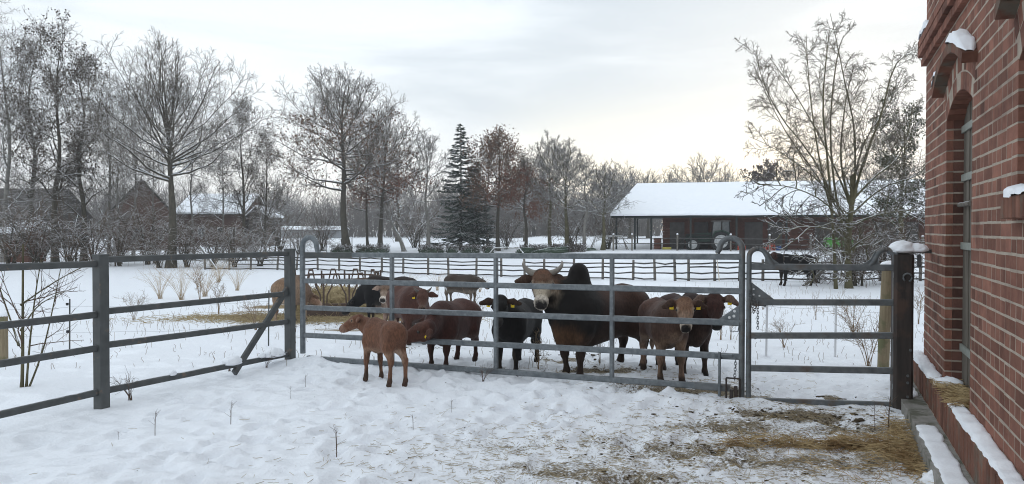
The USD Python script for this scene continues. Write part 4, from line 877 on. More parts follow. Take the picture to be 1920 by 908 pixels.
cow('fawn_heifer', 'fawn young cow with pale eye rings and tagged ears right of the bull', gpos(1.585, 8.12), (.06, -1.0), .83, (.64, .10, 1.03), (-.12, -.70, -.70),
    dict(body=(.085, .043, .031), back=(.11, .05, .033), front=(.10, .054, .038), chest=(.30, .205, .145), belly=(.25, .17, .12), legs=(.27, .175, .125), inner=(.36, .26, .2), rump=(.12, .06, .042), head=(.27, .15, .092), poll=(.24, .12, .068), face=(.32, .21, .145), eyering=(.36, .27, .2), cheek=(.17, .095, .065), mouth=(.44, .37, .30), nose=NOSE, ear=(.16, .085, .058), earin=(.09, .05, .035), feet=(.05, .033, .025)),
    hs=1.06, bulk=.96, stance=(.05, .03, -.02, -.05), tags=(1, 1), edge=.0145, sink=.01, ear=.95, ear_up=-.1)
cow('brown_heifer', 'dark red brown young cow at the right end of the herd, ears spread wide', gpos(1.90, 8.60), (.16, -.98), .87, (.62, .16, 1.02), (-.10, -.62, -.77),
    dict(body=(.040, .022, .018), back=(.05, .022, .017), front=(.042, .022, .018), chest=(.09, .055, .042), legs=(.055, .034, .027), head=(.075, .030, .023), poll=(.085, .032, .023), face=(.062, .028, .023), mouth=(.11, .085, .075), nose=NOSE, ear=(.10, .055, .04), earin=(.2, .13, .10), feet=(.02, .016, .014)),
    hs=1.06, bulk=1.0, hump=.03, dewlap=.1, stance=(.03, .02, -.04, -.04), tags=(1, 1), edge=.015, sink=.02, ear=1.1, ear_up=-.25)

cow('far_black_cow', 'black cow with a reddish head standing far right under the snowy branches', gpos(8.75, 23.9), (-1.0, -.12), .98, (.70, .05, 1.0), (-.80, -.35, -.52),
    dict(body=BLK, head=(.06, .025, .02), face=(.02, .016, .015), poll=(.09, .03, .024), mouth=(.03, .026, .025), nose=NOSE, legs=BLK), hs=1.0, bulk=1.1, leg=.95, tags=(0, 0), edge=.024)
# ------------------------------------------------------------------ trees, grown level by level
def shoots(P, R, n, r, t0, t1, ang, dang, length, K, up, wander, rr, tip, droop=0.0, rmin=.004, by_parent=True, power=1.0):
    """n shoots from each of the N polylines P: where along (t0..t1), at what angle, how long (array over t), how they bend."""
    N, KP, _ = P.shape
    t = t0 + (t1 - t0) * ((np.arange(n)[None] + r.uniform(0, 1, (N, n))) / n) ** power
    x = t * (KP - 1); i = np.minimum(x.astype(int), KP - 2); w = (x - i)[..., None]
    idx = np.arange(N)[:, None]
    a, b = P[idx, i], P[idx, i + 1]; pos = a + (b - a) * w; tan = unit(b - a)
    rad = R[idx, i] * (1 - w[..., 0]) + R[idx, i + 1] * w[..., 0]
    az = (np.arange(n) * 2.399 + r.uniform(0, 2 * PI, (N, 1))) + r.normal(0, .5, (N, n))
    ref = np.where(np.abs(tan[..., 2:]) < .9, [0, 0, 1.0], [1.0, 0, 0]) * np.ones_like(tan)
    s = unit(np.cross(tan, ref)); u = np.cross(s, tan)
    A = np.radians(ang(t) if callable(ang) else ang) + np.radians(dang) * r.normal(0, 1, (N, n))
    d = tan * np.cos(A)[..., None] + (s * np.cos(az)[..., None] + u * np.sin(az)[..., None]) * np.sin(A)[..., None]
    plen = np.linalg.norm(np.diff(P, axis=1), axis=2).sum(1)[:, None] if by_parent else 1.0
    L = (length(t) if callable(length) else length) * plen * r.uniform(.7, 1.25, (N, n))
    M_ = N * n; pos, d, L, rad = pos.reshape(M_, 3), d.reshape(M_, 3), L.reshape(M_), rad.reshape(M_)
    r0 = np.maximum(np.minimum(rad * rr, rad * .95), rmin)
    out = np.empty((M_, K, 3)); out[:, 0] = pos
    st = (L / (K - 1))[:, None]
    for k in range(1, K):
        d = unit(d + r.normal(0, wander, d.shape) + np.array([0, 0, up - droop * k / K]) )
        out[:, k] = out[:, k - 1] + d * st
    Rr = r0[:, None] * (1 + (tip - 1) * np.linspace(0, 1, K)[None] ** .8); Rr = np.maximum(Rr, rmin * .7)
    return out, Rr
def leaves_on(P, n, size, r, spread=.15):
    N = len(P); i = r.integers(0, N, n); t = r.uniform(.2, 1.0, n)
    K = P.shape[1]; x = t * (K - 1); k = np.minimum(x.astype(int), K - 2); w = (x - k)[:, None]
    c = P[i, k] * (1 - w) + P[i, k + 1] * w + r.normal(0, spread, (n, 3))
    a = unit(r.normal(0, 1, (n, 3)) - [0, 0, .6]); b = unit(np.cross(a, r.normal(0, 1, (n, 3))))
    s = size * r.uniform(.6, 1.4, (n, 1))
    V = np.stack([c, c + a * s * .5 + b * s * .38, c + a * s, c + a * s * .5 - b * s * .38], 1).reshape(-1, 3)
    f = np.array([(0, 1, 2), (0, 2, 3)])[None] + 4 * np.arange(n)[:, None, None]
    return V, f.reshape(-1, 3)
def stem(pts, r0, r1, K=10):
    pts = np.array(pts, float); t = np.linspace(0, 1, len(pts)); T = np.linspace(0, 1, K)
    from scipy.interpolate import PchipInterpolator
    p = np.stack([PchipInterpolator(t, pts[:, i])(T) for i in range(3)], 1)
    R = r0 + (r1 - r0) * T ** .8; R[0] *= 1.35
    return p[None], R[None]
def tree_parts(seed, H, trunk_r, spread, base=.3, n=(22, 12, 8, 4), style='oak', lean=(0, 0), top=.97, rmin=.006, leaf=None, stems=None, fork=.55):
    """(trunk mesh, crown mesh, leaf mesh or None) of a tree H high about the origin."""
    r = np.random.default_rng(seed)
    if stems is None:
        w = r.normal(0, .012 * H, (4, 2)); pts = [(0, 0, -.2)] + [(lean[0] * t * H + w[i, 0] * (t > .2), lean[1] * t * H + w[i, 1] * (t > .2), t * H * top) for i, t in enumerate((.25, .5, .75, 1.0))]
        P, R = stem(pts, trunk_r, trunk_r * .10)
    else:
        ps = [stem(p, a, b) for p, a, b in stems]; P, R = np.vstack([p for p, _ in ps]), np.vstack([q for _, q in ps])
    lev = []
    if style == 'oak':                                                  # limbs fan out to a rounded envelope
        nl = n[0]; k = np.arange(nl); az = k * 2.39996 + r.uniform(0, 6.28)
        ze = np.cos(np.linspace(math.radians(4), math.radians(116), nl) + r.normal(0, .06, nl)); zc, rz_ = H * (1 + base) / 2 * .97, H * (1 - base) / 2 * .90
        sh = np.sqrt(np.clip(1 - ze ** 2, 0, 1)); q = r.uniform(.84, 1.06, nl)
        E = np.stack([np.cos(az) * sh * spread * q, np.sin(az) * sh * spread * q, zc + ze * rz_ * q], 1)
        t0 = np.clip(base * .92 + (E[:, 2] / H - base) * fork + r.uniform(-.02, .04, nl), base * .9, .9); x = t0 * (P.shape[1] - 1) / top; i = np.minimum(x.astype(int), P.shape[1] - 2); w_ = (x - i)[:, None]
        S = P[0, i] * (1 - w_) + P[0, i + 1] * w_; rs_ = R[0, i] * (1 - w_[:, 0]) + R[0, i + 1] * w_[:, 0]
        E[:, :2] += S[:, :2]; D = E - S; L = np.linalg.norm(D, axis=1, keepdims=True); hz = D * [1, 1, 0]
        C1, C2 = S + D * .30 + hz * .14 - [0, 0, .02 * H], S + D * .68 + hz * .10
        u = np.linspace(0, 1, 9)[None, :, None]
        LP = S[:, None] * (1 - u) ** 3 + 3 * C1[:, None] * u * (1 - u) ** 2 + 3 * C2[:, None] * u * u * (1 - u) + E[:, None] * u ** 3
        LP += np.cumsum(r.normal(0, .013, LP.shape), axis=1) * L[:, None] * np.minimum(u * 3, 1)
        r0 = np.minimum(rs_ * .62, trunk_r * .52 * (L[:, 0] / L.max()) ** .6)
        L1 = LP, np.maximum(r0[:, None] * (1 - .88 * np.linspace(0, 1, 9)[None] ** .75), rmin * 1.6)
        L2 = shoots(*L1, n[1], r, .18, 1.0, 42, 11, lambda t: .42 - .22 * t, 6, .045, .12, .55, .25, rmin=rmin * 1.5)
        L3 = shoots(*L2, n[2], r, .15, 1.0, 44, 14, lambda t: .52 - .22 * t, 4, .035, .15, .6, .4, rmin=rmin * 1.1)
        L4 = shoots(*L3, n[3], r, .25, 1.0, 44, 16, lambda t: .60 - .2 * t, 3, .03, .16, .65, .6, rmin=rmin) if n[3] else None
    elif style == 'spire':                                              # narrow upright trees
        shape = lambda t: np.clip(spread * (1.25 - 1.0 * t), .06 * H, None)
        L1 = shoots(P, R, n[0], r, base, .98, lambda t: 58 - 26 * t, 10, shape, 7, .10, .12, .45, .18, rmin=rmin * 2.2, by_parent=False)
        L2 = shoots(*L1, n[1], r, .15, 1.0, 42, 12, lambda t: .48 - .22 * t, 5, .07, .15, .55, .3, rmin=rmin * 1.4)
        L3 = shoots(*L2, n[2], r, .15, 1.0, 44, 14, lambda t: .52 - .2 * t, 4, .04, .18, .6, .4, rmin=rmin)
        L4 = shoots(*L3, n[3], r, .2, 1.0, 45, 16, .5, 3, .03, .18, .6, .6, rmin=rmin) if n[3] else None
    elif style == 'willow':                                             # long whippy side shoots that arch over
        shape = lambda t: np.clip(spread * (1.2 - .75 * t), .3, None)
        L1 = shoots(P, R, n[0], r, base, .98, lambda t: 52 - 16 * t, 12, shape, 8, .03, .10, .5, .16, rmin=rmin * 2.0, by_parent=False, droop=.10)
        L2 = shoots(*L1, n[1], r, .12, 1.0, 40, 12, lambda t: .50 - .22 * t, 6, .0, .12, .55, .3, rmin=rmin * 1.3, droop=.12)
        L3 = shoots(*L2, n[2], r, .12, 1.0, 40, 14, lambda t: .5 - .2 * t, 4, -.02, .14, .6, .45, rmin=rmin, droop=.12)
        L4 = shoots(*L3, n[3], r, .2, 1.0, 40, 16, .5, 3, -.03, .15, .65, .6, rmin=rmin * .9)
    elif style == 'ragged':                                             # crooked, drooping twigs in the lower crown
        shape = lambda t: np.clip(spread * (1.15 - .70 * np.abs(t - .45)), .06 * H, None)
        L1 = shoots(P, R, n[0], r, base, .99, lambda t: 75 - 45 * t, 16, shape, 8, .035, .22, .5, .15, rmin=rmin * 2.4, by_parent=False)
        L2 = shoots(*L1, n[1], r, .15, 1.0, 48, 15, lambda t: .50 - .22 * t, 6, .02, .22, .55, .25, rmin=rmin * 1.5)
        L3 = shoots(*L2, n[2], r, .15, 1.0, 48, 16, lambda t: .5 - .2 * t, 5, .0, .22, .6, .4, rmin=rmin * 1.1)
        L4 = shoots(*L3, n[3], r, .2, 1.0, 48, 18, .55, 3, -.02, .2, .6, .6, rmin=rmin) if n[3] else None
    big = tubes(P, R, 9)
    trunk = join([big, tubes(*L1, 6)])
    cr = [tubes(*L2, 4), tubes(*L3, 3)] + ([tubes(*L4, 3)] if L4 is not None else [])
    lf = None
    if leaf: 
        src = L3[0]
        if leaf.get('zmax'): src = src[src[:, 0, 2] < leaf['zmax'] * H]
        if leaf.get('zmin'): src = src[src[:, 0, 2] > leaf['zmin'] * H]
        if leaf.get('part'): # leaves hang on in some branches only
            k = meshkit.fbm(src[:, 0] * leaf.get('f', .8) + seed, 2, seed); src = src[k > np.quantile(k, 1 - leaf['part'])]
        lf = leaves_on(src, leaf['n'], leaf['size'], r, leaf.get('spread', .08))
    return trunk, join(cr), lf
trees_group = None
def tree(name, label, px, py, H=None, top_=.97, top=None, Y=None, bark='oak_bark', twig='oak_twig', leafmat='rust_leaf', rz=0.0, **k):
    p = G(px, py) if Y is None else at(px, 454, Y) * [1, 1, 0] + [0, 0, float(h0(at(px, 454, Y)[0], Y))]
    if H is None: H = 1.55 + (HOR - top) / F * p[1] - p[2]
    T = Thing(name, label, 'tree', p, 0.0); T.base = name; T.H = H; T.pos = p
    tr, cr, lf = tree_parts(H=H, top=top_, **k)
    T.add('trunk', tr, bark, smooth=True, local=True); T.add('crown', cr, twig, smooth=True, local=True)
    if lf is not None: T.add('leaf', lf, leafmat, local=True, kind='stuff')
    return T
def tree_copy(src, label, px, py, top, rz, wide=1.0, Y=None):
    p = G(px, py) if Y is None else at(px, 454, Y) * [1, 1, 0] + [0, 0, float(h0(at(px, 454, Y)[0], Y))]
    H = 1.55 + (HOR - top) / F * p[1] - p[2]; s = H / src.H
    return copy_of(src, label, p, rz, (s * wide, s * wide, s))
# the big oak left of the middle
tree('oak_tree', 'broad bare oak with a straight dark trunk in front of the brick gable', 320, 503, top=70, seed=3, trunk_r=.25, spread=4.3, base=.29, n=(34, 12, 7, 3), style='oak', rmin=.0085, top_=.80, fork=.45)
# the oak in the middle and its companions
tree('oak_tree', 'tall oak in the middle with rusty leaves left on its lower branches', 652, 472, top=112, seed=8, trunk_r=.36, spread=6.0, base=.20, n=(40, 12, 8, 2), style='oak', rmin=.0125, top_=.86, fork=.66, leaf=dict(n=3600, size=.17, zmax=.70, part=.9, f=.3, spread=.2), leafmat='brown_leaf')
o2 = tree('oak_tree', 'leaning bare oak to the right of the tall middle oak', 712, 471, top=190, seed=12, trunk_r=.25, spread=4.4, base=.22, n=(28, 10, 7, 2), style='oak', lean=(.03, 0), rmin=.012, top_=.85, fork=.6, leaf=dict(n=1500, size=.16, zmax=.52, part=.8, f=.35, spread=.35))
tree_copy(o2, 'slim tree between the two middle oaks', 690, 470, 240, 2.0, .72)
tree('birch_tree', 'crooked tree with snow plastered trunk leaning left beside the middle oaks', 758, 471, H=4.6, seed=5, trunk_r=.2, spread=1.8, base=.6, n=(9, 6, 5, 0), style='ragged', bark='pale_bark', twig='snowy_twig', rmin=.012, stems=[([(0, 0, -.2), (-.35, 0, 1.0), (-1.1, .1, 2.4), (-1.9, .1, 4.4)], .24, .07)])
b1 = tree('bare_tree', 'pale forked bare tree left of the dark spruce', 802, 471, top=236, seed=21, trunk_r=.22, spread=3.0, base=.24, n=(22, 9, 6, 2), style='oak', bark='pale_bark', twig='far_twig', rmin=.012, top_=.8, fork=.75)
# trees with brown leaves
tree('oak_tree', 'oak still full of brown leaves right of the spruce', 934, 470, top=234, seed=31, trunk_r=.22, spread=3.3, base=.16, n=(26, 9, 6, 1), style='oak', rmin=.012, top_=.85, fork=.75, leaf=dict(n=6200, size=.155, part=1.0, f=.5, zmin=.2, spread=.3), leafmat='brown_leaf')
tree('beech_tree', 'low beech with red brown leaves between the leafy oak and the bare trees', 985, 470, top=272, seed=37, trunk_r=.18, spread=3.2, base=.15, n=(22, 8, 6, 1), style='oak', rmin=.012, top_=.85, fork=.75, leaf=dict(n=4800, size=.15, part=.95, f=.5, zmax=.75, spread=.3))
b2 = tree('bare_tree', 'tall upright bare tree behind the bull', 1033, 470, top=240, seed=41, trunk_r=.2, spread=2.3, base=.24, n=(24, 10, 7, 2), style='oak', bark='green_bark', twig='far_twig', rmin=.0115, top_=.75, fork=.6)
tree_copy(b2, 'forked bare tree just right of the tall upright one', 1062, 470, 256, 1.9, 1.3)
tree_copy(b1, 'slim bare tree in the gap left of the barn', 1096, 470, 285, 3.1, 1.15)
tree_copy(b2, 'bare tree with crossing stems next to the open end of the barn', 1130, 469, 300, 4.0, 1.4)
tree_copy(b1, 'thin pale tree directly right of the spruce', 915, 469, 252, .7, .85)
# spruce
def spruce(H, seed, nl=34, r0=1.9):
    r = np.random.default_rng(seed); br, nv, nf = [], [], []
    P, R = stem([(0, 0, -.2), (0.02, 0, H * .5), (0, 0, H)], .16, .02)
    Ps, Rs = [], []
    for k in range(nl * 6):
        t = .08 + .91 * (k / (nl * 6 - 1)) + r.normal(0, .008); z = t * H; t = min(max(t, 0), .995); L = r0 * (1 - t) ** .85 * r.uniform(.6, 1.18) + .10
        a = k * 2.39996 + r.normal(0, .3); x = np.linspace(0, 1, 5)[:, None]
        Ps.append(np.array([0, 0, z]) + x * L * np.array([math.cos(a), math.sin(a), 0]) + np.array([0, 0, 1.0]) * (-(.62 - .5 * t) * x * L + .34 * x ** 2 * L)); Rs.append(np.linspace(.03, .008, 5))
    Ps, Rs = np.array(Ps), np.array(Rs)
    n = 24000; wl = np.linalg.norm(Ps[:, 4] - Ps[:, 0], axis=1); i = r.choice(len(Ps), n, p=wl / wl.sum()); t = r.uniform(.05, 1, n) ** .7; x = t * 4; kk = np.minimum(x.astype(int), 3); w = (x - kk)[:, None]
    c = Ps[i, kk] * (1 - w) + Ps[i, kk + 1] * w; d = unit(Ps[i, 4] - Ps[i, 0])
    sd = np.cross(d, [0, 0, 1.0]) * r.choice([-1, 1], (n, 1))
    a = unit(d * .6 + sd * r.uniform(.3, 1.1, (n, 1)) + np.array([0, 0, -.35]) * r.uniform(.2, 1.6, (n, 1))); b = unit(np.cross(a, r.normal(0, 1, (n, 3)) + [0, 0, 1.5]))
    s = r.uniform(.14, .40, (n, 1)) * (.4 + .5 * H / 9)
    V = np.stack([c - b * s * .12, c + a * s - b * s * .04, c + b * s * .16], 1).reshape(-1, 3)
    return join([tubes(P, R, 8)]), tubes(Ps, Rs, 4), (V, np.arange(3 * n).reshape(-1, 3))
def put_spruce(label, px, py, top, seed, r0):
    p = G(px, py); H = 1.55 + (HOR - top) / F * p[1] - p[2]
    T = Thing('spruce_tree', label, 'tree', p); a, b, c = spruce(H, seed, r0=r0)
    T.add('trunk', a, 'oak_bark', smooth=True, local=True); T.add('branches', b, 'oak_bark', smooth=True, local=True, kind='stuff'); T.add('needles', c, 'needle', local=True, kind='stuff'); return T
put_spruce('tall dark green spruce dusted with snow, pointed top', 864, 469, 232, 3, 3.0); put_spruce('shorter dark spruce leaning against the tall one, on its right', 893, 469, 300, 4, 2.5)
# the tall scraggy trees on the far left
d1 = tree('alder_tree', 'tall scraggy tree with dark seed clusters, second trunk from the left edge', 104, 494, top=72, seed=51, trunk_r=.20, spread=3.3, base=.16, n=(24, 11, 7, 2), style='ragged', lean=(.03, 0), rmin=.0085, twig='oak_twig', leafmat='dark_leaf', leaf=dict(n=2600, size=.11, zmin=.40, part=.85, f=.6, spread=.1))
tree_copy(d1, 'scraggy tree with a curved dark trunk left of the broad oak', 156, 494, 122, 2.2, 1.05)
tree_copy(d1, 'tree with dark seed clusters between the broad oak and the middle oak', 459, 488, 205, 4.1, .95)
d2 = tree('alder_tree', 'tall bare tree cut by the left edge of the view', 8, 492, top=34, seed=57, trunk_r=.18, spread=3.4, base=.14, n=(22, 11, 7, 2), style='ragged', rmin=.0085, bark='pale_bark', twig='oak_twig')
tree_copy(d2, 'pale thin tree behind the curved dark trunk', 205, 490, 150, 1.0, .9)
tree_copy(d1, 'scraggy tree behind the first rail section of the steel fence', 62, 486, 100, 5.2, 1.0)
tree_copy(d2, 'pale stemmed tree close behind the right side of the broad oak', 364, 488, 235, 2.6, .9)
tree_copy(d2, 'slight tree before the long brick house', 418, 487, 262, 4.6, .95)
tree_copy(d1, 'small seed hung tree by the right end of the long brick house', 497, 486, 258, .4, .9)
tree_copy(d2, 'slender tree left of the broad oak, before the gable', 250, 489, 180, 5.6, .85)
tree_copy(d2, 'thin pale tree before the left slope of the brick gable', 226, 496, 235, 3.3, .9)
tree_copy(d2, 'thin pale tree before the right slope of the brick gable', 290, 495, 262, 1.7, 1.0)
# low snowy bushes under them
def bush(seed, H=1.7, n=9, spread=1.2, rmin=.012, lv=(6, 4)):
    r = np.random.default_rng(seed); st = []
    for k in range(n):
        a = r.uniform(0, 2 * PI); s = r.uniform(.2, 1.0) * spread
        st.append(stem([(r.normal(0, .12), r.normal(0, .12), -.1), (math.cos(a) * s * .35, math.sin(a) * s * .35, H * .5 * r.uniform(.7, 1.1)), (math.cos(a) * s, math.sin(a) * s, H * r.uniform(.6, 1.05))], .038, .014, 8))
    P, R = np.vstack([p for p, _ in st]), np.vstack([q for _, q in st])
    A = shoots(P, R, lv[0], r, .15, 1, 55, 15, .42, 6, .0, .22, .6, .3, rmin=rmin * 1.2, droop=.1); B = shoots(*A, lv[1], r, .15, 1, 50, 16, .5, 4, -.02, .2, .65, .5, rmin=rmin, droop=.1)
    return tubes(P, R, 5), join([tubes(*A, 4), tubes(*B, 3)])
def make_bush(label, px, py, H, seed, spread, name='bush', rmin=.012, lv=(6, 4), n=9):
    p = G(px, py); T = Thing(name, label, 'bush', p); T.base = name; T.H = H; a, b = bush(seed, H, n, spread, rmin, lv)
    T.add('stem', a, 'oak_bark', smooth=True, local=True); T.add('twigs', b, 'bush_twig', smooth=True, local=True); return T
s1 = make_bush('snowy bush spreading from a short stem in front of the brick gable', 277, 497, 3.0, 61, 2.0, n=12, lv=(8, 5))
s2 = make_bush('tangled snowy bush at the foot of the curved trunk', 175, 499, 2.4, 62, 1.9, n=9, lv=(6, 4))
def bush_copy(src, label, px, py, H, rz, wide=1.0): s = H / src.H; return copy_of(src, label, G(px, py), rz, (s * wide, s * wide, s))
for (src, lab, px, py, H, rz, w) in [
    (s2, 'snowy thicket at the left edge behind the steel fence', 20, 500, 3.0, 1.0, 1.2), (s1, 'snowy bush behind the leftmost fence rails', 70, 500, 2.6, 2.0, 1.2),
    (s2, 'snowy bush just left of the first steel post', 128, 500, 2.8, 3.0, 1.1), (s1, 'bush with bent snowy twigs right of the first steel post', 222, 500, 2.3, 4.2, 1.1),
    (s2, 'small snowy bush left beside the oak trunk', 300, 503, 1.5, 5.0, 1.2), (s1, 'snowy bush right beside the oak trunk', 350, 502, 2.2, .5, 1.1), (s2, 'snowy bush before the long brick house', 398, 502, 2.1, 1.6, 1.1),
    (s1, 'bush left of the slanting white pole', 440, 502, 2.0, 2.7, 1.1), (s2, 'low dark bush behind the far rail fence near the corner post', 488, 500, 1.8, 3.8, 1.2), (s1, 'little bush behind the hoop of the long gate', 560, 478, 2.2, 4.9, 1.0),
    (s2, 'leafless bush left of the low grey shed', 527, 472, 4.2, 5.5, 1.0), (s1, 'leafless bush at the right end of the low grey shed', 605, 470, 3.6, .9, 1.0), (s2, 'far leafless bush between oak trunks and pale forked tree', 775, 466, 4.4, 2.4, 1.2),
    (s1, 'snowy bush at the foot of the brown leafed oak', 950, 468, 3.0, 3.3, 1.2), (s2, 'snowy bush below the bare trees left of the barn', 1075, 468, 3.2, 4.4, 1.2), (s1, 'snowy scrub against the open end of the barn', 1140, 466, 3.2, 5.3, 1.1)]:
    bush_copy(src, lab, px, py, H, rz, w)
# the many stemmed tree on the right
rp = G(1592, 541)
def RS(px, py): q = at(px, py, rp[1]); return (q - rp) 
def rstem(pts, a, b, depth): a, b = a * (.8 if a < .1 else .95), b * .8; return ([RS(x, y) + np.array([0, d, 0]) for (x, y), d in zip(pts, depth)], a, b)
stems = [rstem([(1592, 548), (1590, 470), (1597, 380), (1600, 330)], .115, .07, (0, 0, 0, .1)),
         rstem([(1562, 545), (1556, 420), (1545, 300), (1535, 200), (1541, 120), (1550, 60)], .06, .012, (-.2, -.2, -.25, -.3, -.3, -.2)),
         rstem([(1590, 450), (1572, 380), (1562, 250), (1575, 120), (1590, 62)], .06, .012, (0, .1, .2, .3, .3)),
         rstem([(1597, 385), (1585, 300), (1600, 200), (1625, 110)], .05, .012, (0, .3, .6, .8)),
         rstem([(1598, 380), (1615, 300), (1640, 220), (1662, 130), (1700, 105)], .06, .012, (0, -.2, -.4, -.5, -.5)),
         rstem([(1598, 375), (1640, 330), (1690, 290), (1726, 190)], .05, .012, (0, -.1, .1, .4)),
         rstem([(1556, 400), (1530, 320), (1505, 190), (1495, 80)], .045, .010, (-.2, -.4, -.6, -.7)),
         rstem([(1560, 380), (1520, 290), (1470, 215), (1440, 150), (1425, 95)], .035, .009, (-.2, .0, .3, .4, .4)),
         rstem([(1596, 390), (1570, 300), (1520, 190), (1462, 95)], .042, .010, (0, .4, .7, .9)),
         rstem([(1592, 430), (1540, 330), (1480, 240), (1425, 130)], .038, .009, (0, .3, .4, .3)),
         rstem([(1598, 390), (1606, 260), (1590, 140), (1562, 22)], .046, .009, (0, .1, .3, .2)),
         rstem([(1600, 360), (1630, 270), (1680, 200), (1722, 130)], .042, .010, (0, .4, .7, .9)),
         rstem([(1600, 400), (1650, 350), (1700, 330), (1734, 250)], .038, .010, (0, -.4, -.7, -.8)),
         rstem([(1590, 420), (1545, 360), (1470, 300), (1392, 262)], .036, .009, (0, -.3, -.5, -.7)),
         rstem([(1590, 430), (1520, 372), (1450, 352), (1400, 350)], .035, .010, (0, -.5, -.9, -1.0)),
         rstem([(1592, 470), (1540, 430), (1480, 425), (1430, 440)], .03, .010, (0, -.7, -1.2, -1.4)),
         rstem([(1595, 420), (1650, 400), (1690, 395), (1730, 420)], .03, .010, (0, -.5, -.9, -1.1)),
         rstem([(1593, 490), (1560, 470), (1500, 480), (1470, 500)], .025, .010, (0, -.8, -1.4, -1.6)),
         rstem([(1596, 470), (1640, 460), (1690, 470), (1725, 500)], .025, .010, (0, .5, .9, 1.1))]
T = Thing('willow_tree', 'large many stemmed bare tree in front of the barn, snow along its low branches', 'tree', rp)
tr, cr, _ = tree_parts(77, 7.3, .1, 1.25, base=.16, n=(11, 8, 6, 2), style='willow', rmin=.0050, stems=stems[:14])
T.add('trunk', tr, 'green_bark', smooth=True, local=True); T.add('crown', cr, 'willow_twig', smooth=True, local=True)
tr, cr, _ = tree_parts(78, 7.3, .1, .90, base=.2, n=(10, 6, 4, 1), style='ragged', rmin=.008, stems=stems[14:])
T.add('low_branches', tr, 'green_bark', smooth=True, local=True); T.add('low_twigs', cr, 'snowy_twig', smooth=True, local=True)
i1 = tree('ivy_tree', 'ivy clad tree behind the many stemmed tree, next to the brick wall', 1690, 520, top=235, seed=81, trunk_r=.13, spread=1.9, base=.3, n=(22, 9, 7, 2), style='ragged', bark='green_bark', twig='snowy_twig', rmin=.007, leafmat='ivy', leaf=dict(n=5200, size=.075, part=.5, f=1.2))
brush = make_bush('thick snowy brush around the foot of the many stemmed tree', 1605, 536, 1.5, 71, 1.4, n=13, rmin=.007, lv=(10, 7))
bush_copy(brush, 'snowy brush between the many stemmed tree and the stout gate post', 1665, 532, 1.9, 2.0, 1.0); bush_copy(brush, 'low snowy brush over the back of the far black cow', 1530, 531, .9, 4.0, 1.0)
# trees beyond the barn, and the far wood
f1 = tree('far_tree', 'round headed bare tree standing alone above the barn roof', 1312, 462, top=288, Y=112, seed=91, trunk_r=.30, spread=4.9, base=.22, n=(26, 8, 6, 1), style='oak', twig='far_twig', rmin=.02, top_=.75, fork=.5)
for px, top, Y, rz, w, lab in [(1262, 312, 125, 1.0, 1.0, 'bare tree above the left half of the barn roof'), (1362, 306, 118, 2.2, .9, 'bare tree right of the round headed one above the barn roof'), (1215, 318, 130, 3.0, 1.1, 'bare tree above the barn roof near its left end'),
                           (1180, 314, 126, 4.0, 1.0, 'bare tree rising behind the left end of the barn roof'), (1150, 300, 120, 5.1, 1.0, 'tall bare tree behind the left end of the barn'), (1490, 300, 120, .3, 1.0, 'bare tree behind the many stemmed tree'), (1640, 306, 122, 1.4, 1.1, 'bare tree above the right part of the barn roof'),
                           (985, 300, 128, 2.0, 1.0, 'far bare tree behind the beech'), (745, 300, 125, 2.9, 1.0, 'far bare tree behind the crooked leaning tree'), (520, 330, 120, 3.7, 1.0, 'far bare tree over the low grey shed')]:
    tree_copy(f1, lab, px, 460, top, rz, w, Y=Y)
tree('pine_tree', 'dark brownish bushy tree above the barn roof left of the many stemmed tree', 1436, 460, top=300, Y=105, seed=95, trunk_r=.25, spread=3.6, base=.2, n=(22, 7, 5, 0), style='oak', rmin=.015, leafmat='dark_leaf', leaf=dict(n=3600, size=.30))
def wood(seed, n, x0, x1, y0, y1, hmin, hmax, twigmat, label, leafy=0):
    r = np.random.default_rng(seed); ms = []
    base = [tree_parts(seed + 10 + k, 10.0, .2, 2.8, base=.12, n=(12, 6, 4, 0), style='spire', rmin=.03) for k in range(4)]
    for k in range(n):
        t, c, _ = base[k % 4]; v = np.vstack([t[0], c[0]]); f = np.vstack([t[1], c[1] + len(t[0])])
        y = r.uniform(y0, y1); px = r.uniform(x0, x1); x = (px - CX) / F * y; H = r.uniform(hmin, hmax) / 10; a = r.uniform(0, 2 * PI)
        ca, sa = math.cos(a), math.sin(a)
        ms.append((np.stack([(v[:, 0] * ca - v[:, 1] * sa) * H * 1.15 + x, (v[:, 0] * sa + v[:, 1] * ca) * H * 1.15 + y, v[:, 2] * H + float(h0(x, y))], 1), f))
    m = join(ms); single('far_wood', m, twigmat, kind='stuff', label=label, smooth=False)
wood(101, 10, -120, 780, 185, 235, 9.0, 14.0, 'far_twig', 'distant leafless wood behind the houses on the left')
wood(131, 10, 760, 1260, 180, 230, 9.0, 15.0, 'far_twig', 'distant leafless wood behind the spruce and left of the barn')
wood(161, 9, 1150, 1900, 122, 150, 6.0, 10.0, 'far_twig', 'distant leafless wood rising behind the barn')
